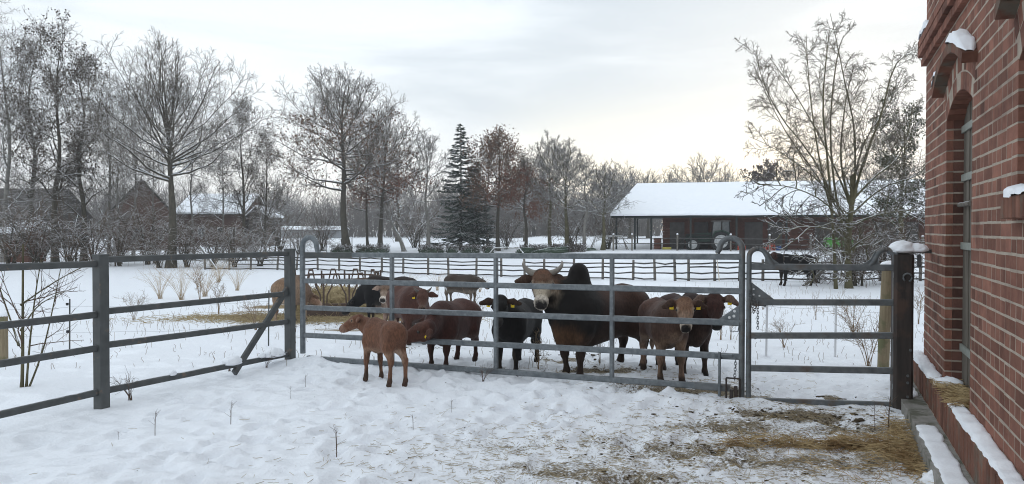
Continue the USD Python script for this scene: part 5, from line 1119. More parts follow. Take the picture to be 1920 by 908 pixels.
def thicket(seed, n, x0, x1, y0, y1, hm, label):
    r = np.random.default_rng(seed); y = r.uniform(y0, y1, n); px = r.uniform(x0, x1, n); x = (px - CX) / F * y
    h_ = hm * (.45 + .9 * meshkit.fbm(np.stack([px * .012, y * .05, 0 * px + seed], -1), 3, seed)) * r.uniform(.6, 1.1, n)
    B = np.stack([x, y, h0(x, y) - .1], 1); d = r.normal(0, .16, (n, 3)); d[:, 2] = 1
    P = B[:, None] + np.array([0, .5, 1.0])[None, :, None] * (d * h_[:, None])[:, None]; P[:, 1, :2] += r.normal(0, .15, (n, 2))
    R = np.array([.09, .06, .035])[None] * r.uniform(.7, 1.5, (n, 1))
    A = shoots(P, R, 7, r, .15, 1, 42, 14, .42, 3, .10, .15, .7, .6, rmin=.042)
    single('far_wood', join([tubes(P, R, 3), tubes(*A, 3)]), 'thicket', kind='stuff', label=label)
thicket(301, 1700, -60, 860, 175, 220, 11.0, 'grey leafless thicket at the far edge of the meadow on the left')
thicket(302, 1300, 820, 1240, 170, 210, 10.5, 'grey brown thicket behind the bare trees left of the barn')
# ------------------------------------------------------------------ the open fronted barn
BA = math.radians(15); BX = np.array([math.cos(BA), -math.sin(BA), 0]); BY = np.array([math.sin(BA), math.cos(BA), 0])
B0 = G(1153, 467) * [1, 1, 0] + [0, 0, -.22]
def bp(a, b, z): return B0 + BX * a + BY * b + WZ * z
def bbox(a0, a1, b0, b1, z0, z1):
    v = np.array([bp(a, b, z) for z in (z0, z1) for a, b in ((a0, b0), (a1, b0), (a1, b1), (a0, b1))])
    q = [(0, 3, 2, 1), (4, 5, 6, 7), (0, 1, 5, 4), (1, 2, 6, 5), (2, 3, 7, 6), (3, 0, 4, 7)]
    return v, np.array([t for a, b, c, d in q for t in ((a, b, c), (a, c, d))])
barn = Thing('barn', 'long low brown barn with a snow covered roof and open left end', 'barn', B0)
BL, BD, EV, RG = 38.0, 17.0, 2.85, 5.75
def roof_sheet(b0, b1, z0, z1, a0, a1, a0r, a1r, th, dz=0.0):
    p = np.array([bp(a0, b0, z0 + dz), bp(a1, b0, z0 + dz), bp(a1r, b1, z1 + dz), bp(a0r, b1, z1 + dz)]); v = np.vstack([p, p + [0, 0, th]])
    q = [(0, 3, 2, 1), (4, 5, 6, 7), (0, 1, 5, 4), (1, 2, 6, 5), (2, 3, 7, 6), (3, 0, 4, 7)]
    return v, np.array([t for a, b, c, d in q for t in ((a, b, c), (a, c, d))])
rf = barn.add('roof', join([roof_sheet(-.4, BD / 2, EV, RG, -.3, BL, .9, BL, .10), roof_sheet(BD + .4, BD / 2, EV, RG, -.3, BL, .9, BL, .10)]), 'barn_frame')
# snow sheet, softly uneven
na, nb = 160, 24
aa, bb = np.meshgrid(np.linspace(-.32, BL, na), np.linspace(0, 1, nb)); sv = []
for half in (0, 1):
    edge0 = (-.45, BD + .45)[half]
    a_ = aa + (1 - aa / BL) * (1.22 * bb); b_ = edge0 + (BD / 2 - edge0) * bb; z_ = EV + (RG - EV) * bb + .10 + .13 * np.minimum(1, bb * 8 + .25) + .05 * (meshkit.fbm(np.stack([aa * .5, bb * 5, 0 * aa + half], -1), 3, 4) - .5)
    v = B0 + a_[..., None] * BX + b_[..., None] * BY + z_[..., None] * WZ; i, j = np.meshgrid(np.arange(nb - 1), np.arange(na - 1), indexing='ij'); k = (i * na + j).ravel()
    q = np.stack([k, k + 1, k + na + 1, k + na], 1); q = q if half == 0 else q[:, ::-1]
    low = v[0] - [0, 0, .13]; nlow = len(v.reshape(-1, 3)); s_ = np.arange(na - 1)
    sv.append((np.vstack([v.reshape(-1, 3), low]), np.vstack([q[:, [0, 1, 2]], q[:, [0, 2, 3]], np.stack([s_, nlow + s_, nlow + s_ + 1], 1), np.stack([s_, nlow + s_ + 1, s_ + 1], 1)])))
barn.add('roof_snow', join(sv), 'snow', smooth=40, parent=rf)
for a in (0.1, 1.6, 2.9, 6.0, 9.5, 13.2, 17.0, 21.0, 25.0, 29.0, 33.0, 37.0): barn.add('post', beam(bp(a, .1, -.1), bp(a, .1, EV), .14, .14), 'barn_frame')
for a in (0.1, 2.9): barn.add('post', beam(bp(a, BD - .1, -.1), bp(a, BD - .1, EV), .14, .14), 'barn_frame')
barn.add('eaves_beam', beam(bp(-.3, .05, EV - .05), bp(BL, .05, EV - .05), .12, .22), 'barn_frame')
# board walls, board by board as far as they show
rw = np.random.default_rng(4)
for k in range(11):
    m = join([bbox(3.6, 12.6, 3.0 + rw.uniform(0, .02), 3.05, k * .26, k * .26 + .245)]); barn.add('wall_board', m, 'barn_wood', tone=rw.uniform(.2, .8) * np.ones(len(m[0])))
    m = join([bbox(12.6, BL, 3.0 + rw.uniform(0, .02), 3.05, k * .26, k * .26 + .245)]); barn.add('wall_board', m, 'barn_wood', tone=rw.uniform(.1, .6) * np.ones(len(m[0])))
    m = bbox(3.6 + rw.uniform(0, .02), 3.65, 3.05, BD - .1, k * .26, k * .26 + .245); barn.add('wall_board', m, 'barn_wood', tone=rw.uniform(.2, .8) * np.ones(len(m[0])))
barn.add('rear_wall', bbox(3.65, BL, BD - .3, BD - .2, -.1, 2.9), 'barn_wood', tone=.5 * np.ones(8))
for a0, a1 in ((4.2, 5.4), (6.2, 7.3), (10.2, 11.6), (12.0, 13.0), (15.6, 18.2), (20.0, 23.0)):
    dpath = barn.add('door', bbox(a0, a1, 2.93, 2.99, 0, 2.35), 'barn_door')
    for x in np.arange(a0 + .02, a1 - .1, .28): barn.add('door_board', bbox(x, x + .25, 2.90, 2.93, .03, 2.32), 'barn_door', parent=dpath)
for k in range(8): barn.add('plank_stack', bbox(3.0 + rw.uniform(0, .05), 3.55, 1.2, 2.6, .05 + .16 * k, .19 + .16 * k), 'barn_wood', tone=rw.uniform(0, 1) * np.ones(8)) if k < 6 else None
# ------------------------------------------------------------------ tractor under the eaves, nose to the left
def wheel(T, c, R, w, rim, ax, name='wheel'):
    ax = unit(ax); u = WZ; s = np.cross(ax, u)
    prof = [(-w / 2, R * .70), (-w / 2, R * .93), (-w * .36, R), (w * .36, R), (w / 2, R * .93), (w / 2, R * .70), (w * .2, R * .62), (-w * .2, R * .62)]
    n = 36; a = np.linspace(0, 2 * PI, n, endpoint=False); V = np.array([[c + ax * x + r_ * (math.cos(t) * u + math.sin(t) * s) for x, r_ in prof] for t in a]); m = len(prof)
    q = np.array([(i * m + j, i * m + (j + 1) % m, ((i + 1) % n) * m + (j + 1) % m, ((i + 1) % n) * m + j) for i in range(n) for j in range(m)])
    tyre = V.reshape(-1, 3), np.vstack([q[:, [0, 1, 2]], q[:, [0, 2, 3]]])
    wp = T.add(name, tyre, 'tyre', smooth=35)
    lugs = []
    for k in range(20):
        for sd in (-1, 1):
            t = 2 * PI * (k + .5 * (sd > 0)) / 20; d0 = math.cos(t) * u + math.sin(t) * s; t2 = t + .16; d1 = math.cos(t2) * u + math.sin(t2) * s
            lugs.append(beam(c + d0 * R * 1.0 + ax * sd * w * .06, c + d1 * R * .985 + ax * sd * w * .46, .05 * R, .07 * R, up=d0))
    T.add('tread', join(lugs), 'tyre', parent=wp)
    rm = [(w * .1, 0.0), (w * .16, R * .18), (w * .16, R * .22), (-w * .02, R * .50), (w * .30, R * .62), (w * .36, R * .71)]
    V = np.array([[c - ax * x + r_ * (math.cos(t) * u + math.sin(t) * s) for x, r_ in rm] for t in a]); m = len(rm)
    q = np.array([(i * m + j, i * m + j + 1, ((i + 1) % n) * m + j + 1, ((i + 1) % n) * m + j) for i in range(n) for j in range(m - 1)])
    T.add('rim', (V.reshape(-1, 3), np.vstack([q[:, [0, 1, 2]], q[:, [0, 2, 3]]])), 'rim', smooth=35, parent=wp)
tz = bp(8.35, 1.2, 0)
trc = Thing('tractor', 'dark green tractor with grey wheel rims parked under the barn eaves', 'tractor', tz)
def tp(a, b, z): return bp(8.35 - a, 1.2 + b, z)
wheel(trc, tp(-.0, -.75, .80), .80, .45, .5, BY * 1.0); wheel(trc, tp(0, .85, .80), .80, .45, .5, -BY)
wheel(trc, tp(2.2, -.70, .55), .55, .34, .5, BY); wheel(trc, tp(2.2, .80, .55), .55, .34, .5, -BY)
def tslab(poly, b0, b1):
    m = trimesh.creation.extrude_polygon(Polygon(poly), b1 - b0, engine='earcut'); return np.array([tp(x, b0 + z, y) for x, y, z in m.vertices]), np.array(m.faces)
trc.add('bonnet', tslab([(.75, .75), (2.75, .75), (2.85, 1.0), (2.75, 1.38), (.75, 1.52)], -.28, .38), 'tractor_body')
trc.add('chassis', tslab([(-.4, .55), (2.6, .5), (2.6, .78), (-.4, .95)], -.25, .35), 'dark_inside')
for b0, b1 in ((-.98, -.42), (.52, 1.08)): trc.add('mudguard', tslab([(-.85, 1.0), (-.6, 1.5), (-.1, 1.72), (.5, 1.62), (.72, 1.2), (.62, 1.2), (.42, 1.52), (-.1, 1.62), (-.5, 1.42), (-.75, 1.0)], b0, b1), 'tractor_body')
cab = trc.add('cab', join([beam(tp(x, b, 1.0), tp(x2, b, 2.38), .07, .07) for x, x2 in ((.78, .62), (-.02, -.05), (-.70, -.62)) for b in (-.52, .62)] + [tslab([(-.7, .95), (.8, .95), (.8, 1.15), (-.7, 1.3)], -.52, .62)]), 'dark_inside')
trc.add('cab_roof', tslab([(-.78, 2.38), (.80, 2.38), (.74, 2.46), (-.70, 2.48)], -.62, .72), 'barn_door', parent=cab)
trc.add('cab_glass', join([tslab([(.72, 1.2), (.74, 1.2), (.64, 2.36), (.60, 2.36)], -.5, .6), tslab([(0.03, 1.35), (.70, 1.2), (.58, 2.36), (.0, 2.36)], -.535, -.525), tslab([(-.62, 1.4), (-.07, 1.35), (-.09, 2.36), (-.58, 2.36)], -.535, -.525)]), 'cab_glass', parent=cab)
trc.add('exhaust', tube([tp(1.1, -.22, 1.45), tp(1.1, -.22, 2.3), tp(1.06, -.22, 2.38)], .04, 8), 'dark_inside')
trc.add('front_loader', join([beam(tp(.9, -.5, 1.25), tp(2.6, -.5, 1.35), .1, .14), beam(tp(2.6, -.5, 1.35), tp(3.5, -.5, .35), .1, .14), beam(tp(3.4, -.75, .25), tp(3.4, .8, .25), .16, .35)]), 'dark_inside')
trc.add('headlight', tube([tp(2.80, -.15, 1.12), tp(2.86, -.15, 1.12)], .08, 10), 'rim'); trc.add('headlight', tube([tp(2.80, .25, 1.12), tp(2.86, .25, 1.12)], .08, 10), 'rim')
def crate(name, label, a, b, w, h_, d, m, cat='crate'):
    T = Thing(name, label, cat, bp(a, b, 0)); 
    for k in range(3): T.add('slat', bbox(a - w / 2, a + w / 2, b - d / 2, b - d / 2 + .03, .04 + k * h_ / 3, .04 + (k + .8) * h_ / 3), m)
    T.add('side_panel', join([bbox(a - w / 2, a - w / 2 + .03, b - d / 2 + .03, b + d / 2, .02, h_), bbox(a + w / 2 - .03, a + w / 2, b - d / 2 + .03, b + d / 2, .02, h_), bbox(a - w / 2 + .03, a + w / 2 - .03, b + d / 2 - .03, b + d / 2, .02, h_), bbox(a - w / 2 + .03, a + w / 2 - .03, b - d / 2 + .03, b + d / 2 - .03, .02, .06)]), m); return T
crate('crate', 'red crate on the barn floor right of the tractor wheel', 9.85, 1.0, .75, .45, .6, 'red_paint'); crate('crate', 'low red crate left of the blue box under the barn eaves', 11.35, .9, .9, .34, .6, 'red_paint')
crate('crate', 'tall orange red crate beside the blue box under the barn eaves', 12.15, 1.0, .55, .62, .5, 'red_paint'); crate('box', 'small blue box right of the red crates under the barn eaves', 12.7, 1.0, .34, .42, .4, 'blue_paint', 'box')
crate('crate', 'small yellow crate left of the tractor under the barn', 4.1, .9, .7, .3, .5, 'yellow_paint')
gq = bp(16.8, -.6, 0) + [0, 0, .0]
gb = Thing('green_trailer', 'bright green trailer box by the barn behind the snowy tree', 'trailer', gq)
for k in range(4): gb.add('side_panel', bbox(15.9 + k * .48, 16.36 + k * .48, -1.0, -.95, .45, 1.12), 'green_paint')
gb.add('tub', join([bbox(15.9, 17.8, -.95, .4, .45, .55), bbox(15.9, 15.95, -.95, .4, .55, 1.12), bbox(17.75, 17.8, -.95, .4, .55, 1.12), bbox(15.95, 17.75, .35, .4, .55, 1.12)]), 'green_paint')
for x in (16.3, 17.4): wheel(gb, bp(x, -.82, .24), .24, .16, .5, BY)
# ------------------------------------------------------------------ houses and shed behind the trees on the left
def house(name, label, px0, px1, Y, eave, ridge, wall, axis, rot=0.0, depth=9.0, snow=True, wins=(), gable_front=False, cat='house'):
    x0, x1 = (px0 - CX) / F * Y, (px1 - CX) / F * Y; z0 = float(h0((x0 + x1) / 2, Y)) - .05
    T = Thing(name, label, cat, (x0, Y, z0)); L = x1 - x0; c, s = math.cos(rot), math.sin(rot)
    def hp(a, b, z): return np.array([x0 + a * c - b * s, Y + a * s + b * c, z0 + z])
    def hull(pts): m = manifold3d.Manifold.hull_points(np.array(pts)); return m.to_mesh().vert_properties[:, :3], np.array(m.to_mesh().tri_verts)
    E = 1.55 + (HOR - eave) / F * Y - z0; R = 1.55 + (HOR - ridge) / F * Y - z0
    if gable_front:
        T.add('wall', hull([hp(a, b, z) for b in (0, depth) for a, z in ((0, 0), (L, 0), (0, E), (L, E), (L / 2, R))]), wall)
        rfp = T.add('roof', join([hull([hp(a, b, z) for b in (-.35, depth + .3) for a, z in ((L / 2, R + .04), (L / 2, R + .22), (e, E - .25), (e, E - .43 + .2))]) for e in (-.4, L + .4)]), 'house_dark')
        if snow: T.add('roof_snow', join([hull([hp(a, b, z) for b in (-.30, depth + .3) for a, z in ((L / 2 + (.02 if e > 0 else -.02), R + .23), (L / 2, R + .40), (e, E - .22), (e, E - .08))]) for e in (-.40, L + .40)]), 'snow', parent=rfp)
    else:
        T.add('wall', hull([hp(a, b, z) for a in (0, L) for b, z in ((0, 0), (depth, 0), (0, E), (depth, E), (depth / 2, R))]), wall)
        rfp = T.add('roof', join([hull([hp(a, b, z) for a in (-.3, L + .3) for b, z in ((depth / 2, R + .02), (depth / 2, R + .15), (e, E - .2), (e, E - .08))]) for e in (-.4, depth + .4)]), 'house_dark')
        if snow: T.add('roof_snow', join([hull([hp(a, b, z) for a in (-.28, L + .28) for b, z in ((depth / 2 + (.02 if e > 0 else -.02), R + .16), (depth / 2, R + .36), (e, E - .06), (e, E + .14))]) for e in (-.42, depth + .42)]), 'snow', parent=rfp)
    for a, z, w, h_ in wins:
        f = T.add('window', join([beam(hp(a, -.02, z), hp(a + w, -.02, z), .06, .08), beam(hp(a, -.02, z + h_), hp(a + w, -.02, z + h_), .06, .08), beam(hp(a, -.02, z), hp(a, -.02, z + h_), .08, .06), beam(hp(a + w, -.02, z), hp(a + w, -.02, z + h_), .08, .06), beam(hp(a + w / 2, -.02, z), hp(a + w / 2, -.02, z + h_), .05, .04)]), 'window_frame')
        T.add('pane', hull([hp(a, y, z) for y in (-.015, -.005)] + [hp(a + w, y, z + h_) for y in (-.015, -.005)] + [hp(a, y, z + h_) for y in (-.015, -.005)] + [hp(a + w, y, z) for y in (-.015, -.005)]), 'window_glass', parent=f)
    return T
house('brick_house', 'brick house gable behind the broad oak, left of the long house', 214, 308, 74, 392, 338, 'house_brick', 0, rot=.45, depth=12, gable_front=True, snow=False, wins=((1.6, 1.0, .9, 1.2), (3.4, 1.0, .9, 1.2)))
house('brick_house', 'long low brick house with snow covered roof right of the broad oak', 332, 456, 88, 400, 366, 'house_brick', 0, depth=9, wins=((4.6, 1.1, .8, 1.1), (5.9, 1.1, .8, 1.1), (2.4, 1.1, .8, 1.1)))
house('brick_house', 'little house with a pointed snowy gable end right of the long brick house', 466, 496, 88, 404, 392, 'house_dark', 0, depth=6, gable_front=True)
house('dark_house', 'dark brown house hidden behind the scraggy trees at the left edge', -60, 78, 80, 405, 352, 'house_dark', 0, depth=9, gable_front=False, snow=False)
house('long_shed', 'low grey shed with a snow covered roof far behind the bare trees', 512, 640, 165, 431, 427, 'shed_wall', 0, depth=7, cat='shed')
house('wooden_hut', 'small dark wooden hut among the bushes at the left edge', 14, 52, 46, 436, 428, 'barn_wood', 0, depth=1.8, cat='hut')
# ------------------------------------------------------------------ wooden rail fence across the meadow
rfx = [(375, 506), (600, 507), (700, 511), (803, 516), (1000, 521), (1266, 527), (1500, 527), (1760, 527)]
rpts = np.array([G(x, y) for x, y in rfx]); 
wf_ = Thing('rail_fence', 'old dark wooden rail fence across the meadow behind the herd', 'fence', rpts[3])
def fline(px):
    a = np.array([np.interp(px, [q[0] for q in rfx], [q[1] for q in rfx])]); return G(px, float(a[0]))
pxs = [385, 430, 470, 520, 556, 596, 636, 675, 716, 756, 803, 841, 893, 940, 984, 1020, 1075, 1130, 1187, 1228, 1266, 1291, 1340, 1386, 1430, 1473, 1530, 1592, 1650, 1725, 1760]
rr_ = np.random.default_rng(14)
posts = [fline(p) for p in pxs]
for k, p in enumerate(posts):
    h_ = (.80 if pxs[k] > 700 else .72) * rr_.uniform(.92, 1.12); ln = rr_.normal(0, .025, 2)
    pp = wf_.add('post', tube([p - WZ * .1, p + [ln[0] * .5, ln[1], h_ * .5], p + [ln[0], ln[1], h_]], [.052, .05, .045], 7), 'grey_wood', smooth=40)
    if pxs[k] in (756, 841, 1020, 636): wf_.add('snow_cap', lump(p + [ln[0], ln[1], h_], (.065, .065, .07), k, 2), 'snow', smooth=True, parent=pp)
for a in range(len(posts) - 1):
    A_, B_ = posts[a], posts[a + 1]
    for zz in (.07, .28, .48, .62):
        if rr_.random() < .07: continue
        sag = rr_.uniform(-.01, .035); m_ = (A_ + B_) / 2 + WZ * (zz - sag + rr_.normal(0, .012)); o = np.array([0, -.06, 0])
        pts = np.array([A_ + WZ * (zz + rr_.normal(0, .012)) + o, m_ + o, B_ + WZ * (zz + rr_.normal(0, .012)) + o])
        wf_.add('rail', tube(pts, [.028, .03, .028], 6), 'rail_wood', smooth=40)
for px, lab in ((1012, 'left'), (1060, 'right')): pass
st_ = Thing('leaning_stake', 'pale split stake leaning on the rail fence under the long gate hoop', 'stake', fline(1352)); q = fline(1352)
st_.add('stick', beam(q + [-.10, -.15, .0], q + [-.20, -.12, 1.02], .10, .03), 'pale_wood')
q = G(1512, 535); pr_ = Thing('prop_pole', 'grey pole propped slantwise against the tree beside the far black cow', 'pole', q); pr_.add('pole', tube([q + [-.25, -.4, .0], q + [.75, .1, .62]], .05, 7), 'grey_wood', smooth=40)
q = G(398, 506); pw_ = Thing('slanting_pole', 'slanting snow covered pole leaning at the left end of the rail fence', 'pole', q); pw_.add('pole', tube([q + [-.6, 0, 1.15], q + [.35, -.3, .0]], .06, 7), 'pale_bark', smooth=40)
# frames of poles lying snowed in near the barn and beyond the gate
def trestle(label, px0, px1, pyt, pyb, mtl='pale_bark'):
    a, b = G(px0, pyb), G(px1, pyb); z = 1.55 + (HOR - pyt) / F * a[1]; T = Thing('trestle', label, 'trestle', a); u_ = unit(b - a)
    T.add('top_pole', tube([[a[0], a[1], z], [b[0], b[1], z + .03]], .07, 7), mtl, smooth=40)
    for p_, s_ in ((a, -1), (b, 1)):
        for d_ in (-.5, .5): T.add('leg', tube([[p_[0] + s_ * .05, p_[1], z], p_ + u_ * s_ * .45 + np.array([0, d_, 0])], .05, 6), mtl, smooth=40)
trestle('snowy pole trestle beyond the long gate, behind the bull horns', 928, 972, 465, 476); trestle('snowy wooden frame at the open left end of the barn', 1118, 1166, 444, 468)
# clipped hedge along the far side of the meadow
def hedge(label, px0, px1, py, hgt, seed):
    a, b = G(px0, py), G(px1, py); r = np.random.default_rng(seed); L = np.linalg.norm(b - a); n = int(900 * L / 3)
    t = r.uniform(0, 1, (n, 1)); c = a + (b - a) * t + np.stack([r.normal(0, .05, n), r.uniform(-.35, .35, n), r.uniform(0, 1, n) ** .8 * hgt], 1)
    d = unit(r.normal(0, 1, (n, 3)) + [0, 0, .5]); P = np.stack([c, c + d * .12 + r.normal(0, .03, (n, 3)), c + d * .24], 1)
    T = Thing('hedge', label, 'hedge', a); T.add('twigs', tubes(P, np.full((n, 3), .012), 3), 'snowy_twig', kind='stuff')
    core = lump((a + b) / 2, (L / 2, .32, hgt * .8), seed, 4, .25, True, 3.0); T.add('core', core, 'needle')
for k, (x0, x1, lab) in enumerate([(622, 660, 'clipped hedge at the foot of the tall middle oak'), (668, 730, 'clipped hedge under the leaning middle oak'), (785, 832, 'clipped hedge right of the pale forked tree'), (837, 858, 'short hedge below the spruce tip'), (863, 900, 'clipped hedge under the spruce'), (906, 926, 'short hedge left of the brown leafed oak'), (975, 1030, 'clipped hedge left of the tall upright bare tree'), (1036, 1098, 'clipped hedge right of the tall upright bare tree')]):
    hedge(lab, x0, x1, 473, .55, 200 + k)
# wire fence before the barn, thin posts with snow hats
wfp = [(1150, 470), (1185, 470), (1270, 470), (1370, 471), (1443, 473), (1520, 474), (1640, 476), (1730, 478)]
P_ = [G(x, y) for x, y in wfp]; wb = Thing('paddock_fence', 'thin post and rail paddock fence in front of the barn', 'fence', P_[0])
for k, p in enumerate(P_):
    pp = wb.add('post', tube([p - WZ * .1, p + WZ * 1.25], .065, 6), 'grey_wood', smooth=40); wb.add('snow_cap', lump(p + WZ * 1.25, (.08, .08, .09), k, 2), 'snow', smooth=True, parent=pp)
    if k:
        for z in (.55, .95): wb.add('rail', tube([P_[k - 1] + WZ * z, p + WZ * z], .03, 5), 'rail_wood')
# far row of fence stakes in the left field
stk = Thing('stake_fence', 'row of thin dark stakes across the far left field', 'fence', G(420, 478))
for x in (330, 343, 362, 385, 404, 424, 444, 470, 498, 505, 532, 545, 601, 612, 640, 660): p = G(x, 474); stk.add('stake', tube([p, p + WZ * rr_.uniform(.9, 1.3)], .03, 5), 'house_dark')
# ------------------------------------------------------------------ hay ring with the fodder in it
FC = G(612, 596); FC = np.array([FC[0] + .05, FC[1] + .55, gz(FC[0], FC[1] + .55)]); FR = .98
hr_ = Thing('hay_ring', 'round steel hay feeder with bent bars and a brown sheet panel', 'feeder', FC)
def fp(a, r_, z): return FC + np.array([math.cos(a) * r_, math.sin(a) * r_, z])
for z, rad in ((.02, .022), (.36, .022), (.86, .02)):
    a = np.linspace(0, 2 * PI, 49); hr_.add('hoop', tube([fp(t, FR, z) for t in a], rad, 6, False), 'feeder_plate', smooth=True)
for k in range(12):
    a0, a1 = 2 * PI * k / 12, 2 * PI * (k + 1) / 12
    t = np.linspace(a0 + .02, a1 - .02, 6); V = np.array([fp(x, FR + .005 + o, z) for o in (0, .012) for z in (.03, .35) for x in t]); n_ = 6
    q = [(i, i + 1, n_ + i + 1, n_ + i) for i in range(n_ - 1)] + [(12 + i, 18 + i, 18 + i + 1, 12 + i + 1) for i in range(n_ - 1)]; q = np.array(q)
    if k in (0, 3, 5, 6, 8, 9, 11): hr_.add('panel', (V, np.vstack([q[:, [0, 1, 2]], q[:, [0, 2, 3]]])), 'feeder_plate')
    hr_.add('post', tube([fp(a0, FR, 0), fp(a0, FR, .95)], .020, 6), 'feeder_plate', smooth=True)
    for sg in (-1, 1):
        am = a0 + .5 * (a1 - a0); hr_.add('bar', tube([fp(am + sg * .20, FR, .36), fp(am + sg * .19, FR, .55), fp(am + sg * .10, FR, .72), fp(am + sg * .045, FR, .97)], .015, 6), 'feeder_plate', smooth=True)
    hr_.add('bar_joint', tube([fp(am - .05, FR, .97), fp(am + .05, FR, .97)], .024, 6), 'feeder_plate', smooth=True)
rh = np.random.default_rng(33)
hc = lump(FC, (FR * .86, FR * .86, .58), 5, 4, .3, True, 2.5); single('hay_pile', join([hc, straws(FC + np.stack([rh.normal(0, .38, 2600), rh.normal(0, .38, 2600), rh.uniform(.05, .62, 2600)], 1), 2600, .34, .6, 34, .004)]), 'hay', 'heap of pale hay inside the round feeder', 'hay', kind=None)
n = 5200; xy = np.stack([rh.normal(FC[0] - .1, 1.35, n), rh.normal(FC[1] - .9, .75, n)], 1); single('strewn_hay', straws(np.column_stack([xy, gzs(xy) + rh.uniform(.0, .05, n)]), n, .32, .18, 35, .0035), 'hay', kind='stuff', label='trampled hay and mud strewn around the feeder')
# ------------------------------------------------------------------ small things: straw, clods, weeds, posts and wires of the electric fence
rg_ = np.random.default_rng(71)
def ground_straw(spec, ln, seed, r0, name, mtl, label, lift=.02, tilt=.16):
    pts = []
    for px, py, sx, sy, n in spec:
        c = G(px, py); pts.append(np.stack([rg_.normal(c[0], sx, n), rg_.normal(c[1], sy, n)], 1))
    xy = np.vstack(pts); s_ = (xy[:, 0] - W0[0]) * WN[0] + (xy[:, 1] - W0[1]) * WN[1]; xy = xy[(s_ > .30) & (xy[:, 1] > 2.9)]
    z = gzs(xy) + rg_.uniform(0, 1, len(xy)) ** 2 * lift + .003
    single(name, straws(np.column_stack([xy, z]), len(xy), ln, tilt, seed, r0), mtl, kind='stuff', label=label)
ground_straw([(1545, 828, .30, .045, 750), (1620, 832, .25, .05, 300), (1728, 815, .08, .20, 1300), (1705, 845, .14, .16, 900), (1660, 870, .35, .2, 200), (1738, 880, .07, .25, 700), (1390, 832, .10, .03, 130)], .20, 72, .0017, 'straw', 'straw', 'golden straw spilled along the foot of the stable wall', .07, .22)
ground_straw([(1420, 800, .9, .45, 950), (1300, 850, 1.1, .55, 1150), (1500, 870, .9, .5, 1000), (1280, 722, .6, .22, 420), (1110, 690, .6, .2, 260), (1120, 880, 1.0, .45, 900), (1000, 830, 1.0, .5, 450), (1560, 770, .6, .22, 450)], .09, 73, .0013, 'straw_litter', 'hay', 'short bits of straw trodden into the snow of the yard', .012, .12)
def clods(spec, name, label, seed, mtl='dung'):
    r = np.random.default_rng(seed); base = [lump((0, 0, 0), (1, 1, .75), k, 1, .7, False, 1.7) for k in range(6)]; ms = []
    for px, py, sx, sy, n, s0, s1 in spec:
        c = G(px, py)
        for k in range(n):
            x, y = r.normal(c[0], sx), r.normal(c[1], sy)
            if (x - W0[0]) * WN[0] + (y - W0[1]) * WN[1] < .32: continue
            s = (s0 + (s1 - s0) * r.random() ** 4.5) * .62; a = r.uniform(0, 2 * PI); v, f = base[k % 6]; ca, sa = math.cos(a), math.sin(a)
            ms.append((np.stack([(v[:, 0] * ca - v[:, 1] * sa) * s * r.uniform(.8, 1.6) + x, (v[:, 0] * sa + v[:, 1] * ca) * s + y, v[:, 2] * s * .6 + gz(x, y) + s * .1], 1), f))
    single(name, join(ms), mtl, kind='stuff', label=label, smooth=True)
clods([(1460, 775, .55, .15, 150, .008, .035), (1540, 782, .4, .1, 60, .01, .05), (1400, 800, .8, .35, 260, .005, .02), (1320, 828, .12, .05, 40, .008, .03), (1200, 830, .8, .4, 170, .004, .018), (1420, 860, .9, .4, 260, .004, .02), (1180, 895, .35, .15, 70, .008, .03), (900, 870, .9, .5, 40, .004, .016), (1000, 760, .9, .4, 40, .004, .014), (1600, 800, .3, .2, 60, .006, .03), (1690, 770, .12, .1, 40, .01, .04)], 'dung_clods', 'dark crumbs of dung and mud strewn over the yard snow', 74)
clods([(1320, 735, .5, .10, 80, .008, .035), (1130, 688, .4, .12, 45, .008, .04), (1075, 665, .25, .07, 30, .015, .05), (1240, 715, .3, .1, 35, .008, .03), (600, 612, 1.1, .4, 110, .008, .035), (670, 606, .5, .3, 80, .008, .035), (820, 655, .4, .15, 30, .006, .03), (1570, 748, .12, .05, 8, .02, .05)], 'mud_clods', 'dark clods of mud trodden up behind the long gate and round the feeder', 75)
clods([(1600, 800, .5, .25, 40, .008, .03), (1250, 790, .9, .3, 50, .008, .03), (1730, 780, .15, .2, 15, .015, .04), (900, 800, 1.2, .5, 40, .006, .02)], 'snow_crumbs', 'lumps of kicked up snow lying in the yard', 76, 'snow')
# a bigger lump of snow at the foot of the wall
q = G(1760, 905); single('snow_lump', lump(q, (.10, .09, .075), 9, 4, .35), 'snow', 'rounded lump of snow at the bottom edge near the wall footing', 'snow lump', smooth=True)
# weeds and stalks: each clump a thing of its own
def weed(seed, H, n, branch, spread, r0=.003, lv=3):
    r = np.random.default_rng(seed); st = []
    for k in range(n):
        a, s = r.uniform(0, 2 * PI), r.uniform(.1, 1) * spread; st.append(stem([(r.normal(0, .03 * spread + .01), r.normal(0, .03 * spread + .01), -.04), (math.cos(a) * s * .4, math.sin(a) * s * .4, H * .5 * r.uniform(.8, 1.1)), (math.cos(a) * s, math.sin(a) * s, H * r.uniform(.65, 1.0))], r0, r0 * .5, 6))
    P, R = np.vstack([p for p, _ in st]), np.vstack([q_ for _, q_ in st]); ms = [tubes(P, R, 4)]
    if branch:
        A = shoots(P, R, branch, r, .3, 1, 42, 14, .32, 4, .03, .15, .7, .5, rmin=r0 * .5); ms.append(tubes(*A, 3))
        if lv > 2: B = shoots(*A, lv, r, .3, 1, 42, 14, .45, 3, .03, .15, .7, .6, rmin=r0 * .4); ms.append(tubes(*B, 3))
    return join(ms)
wkinds = {}
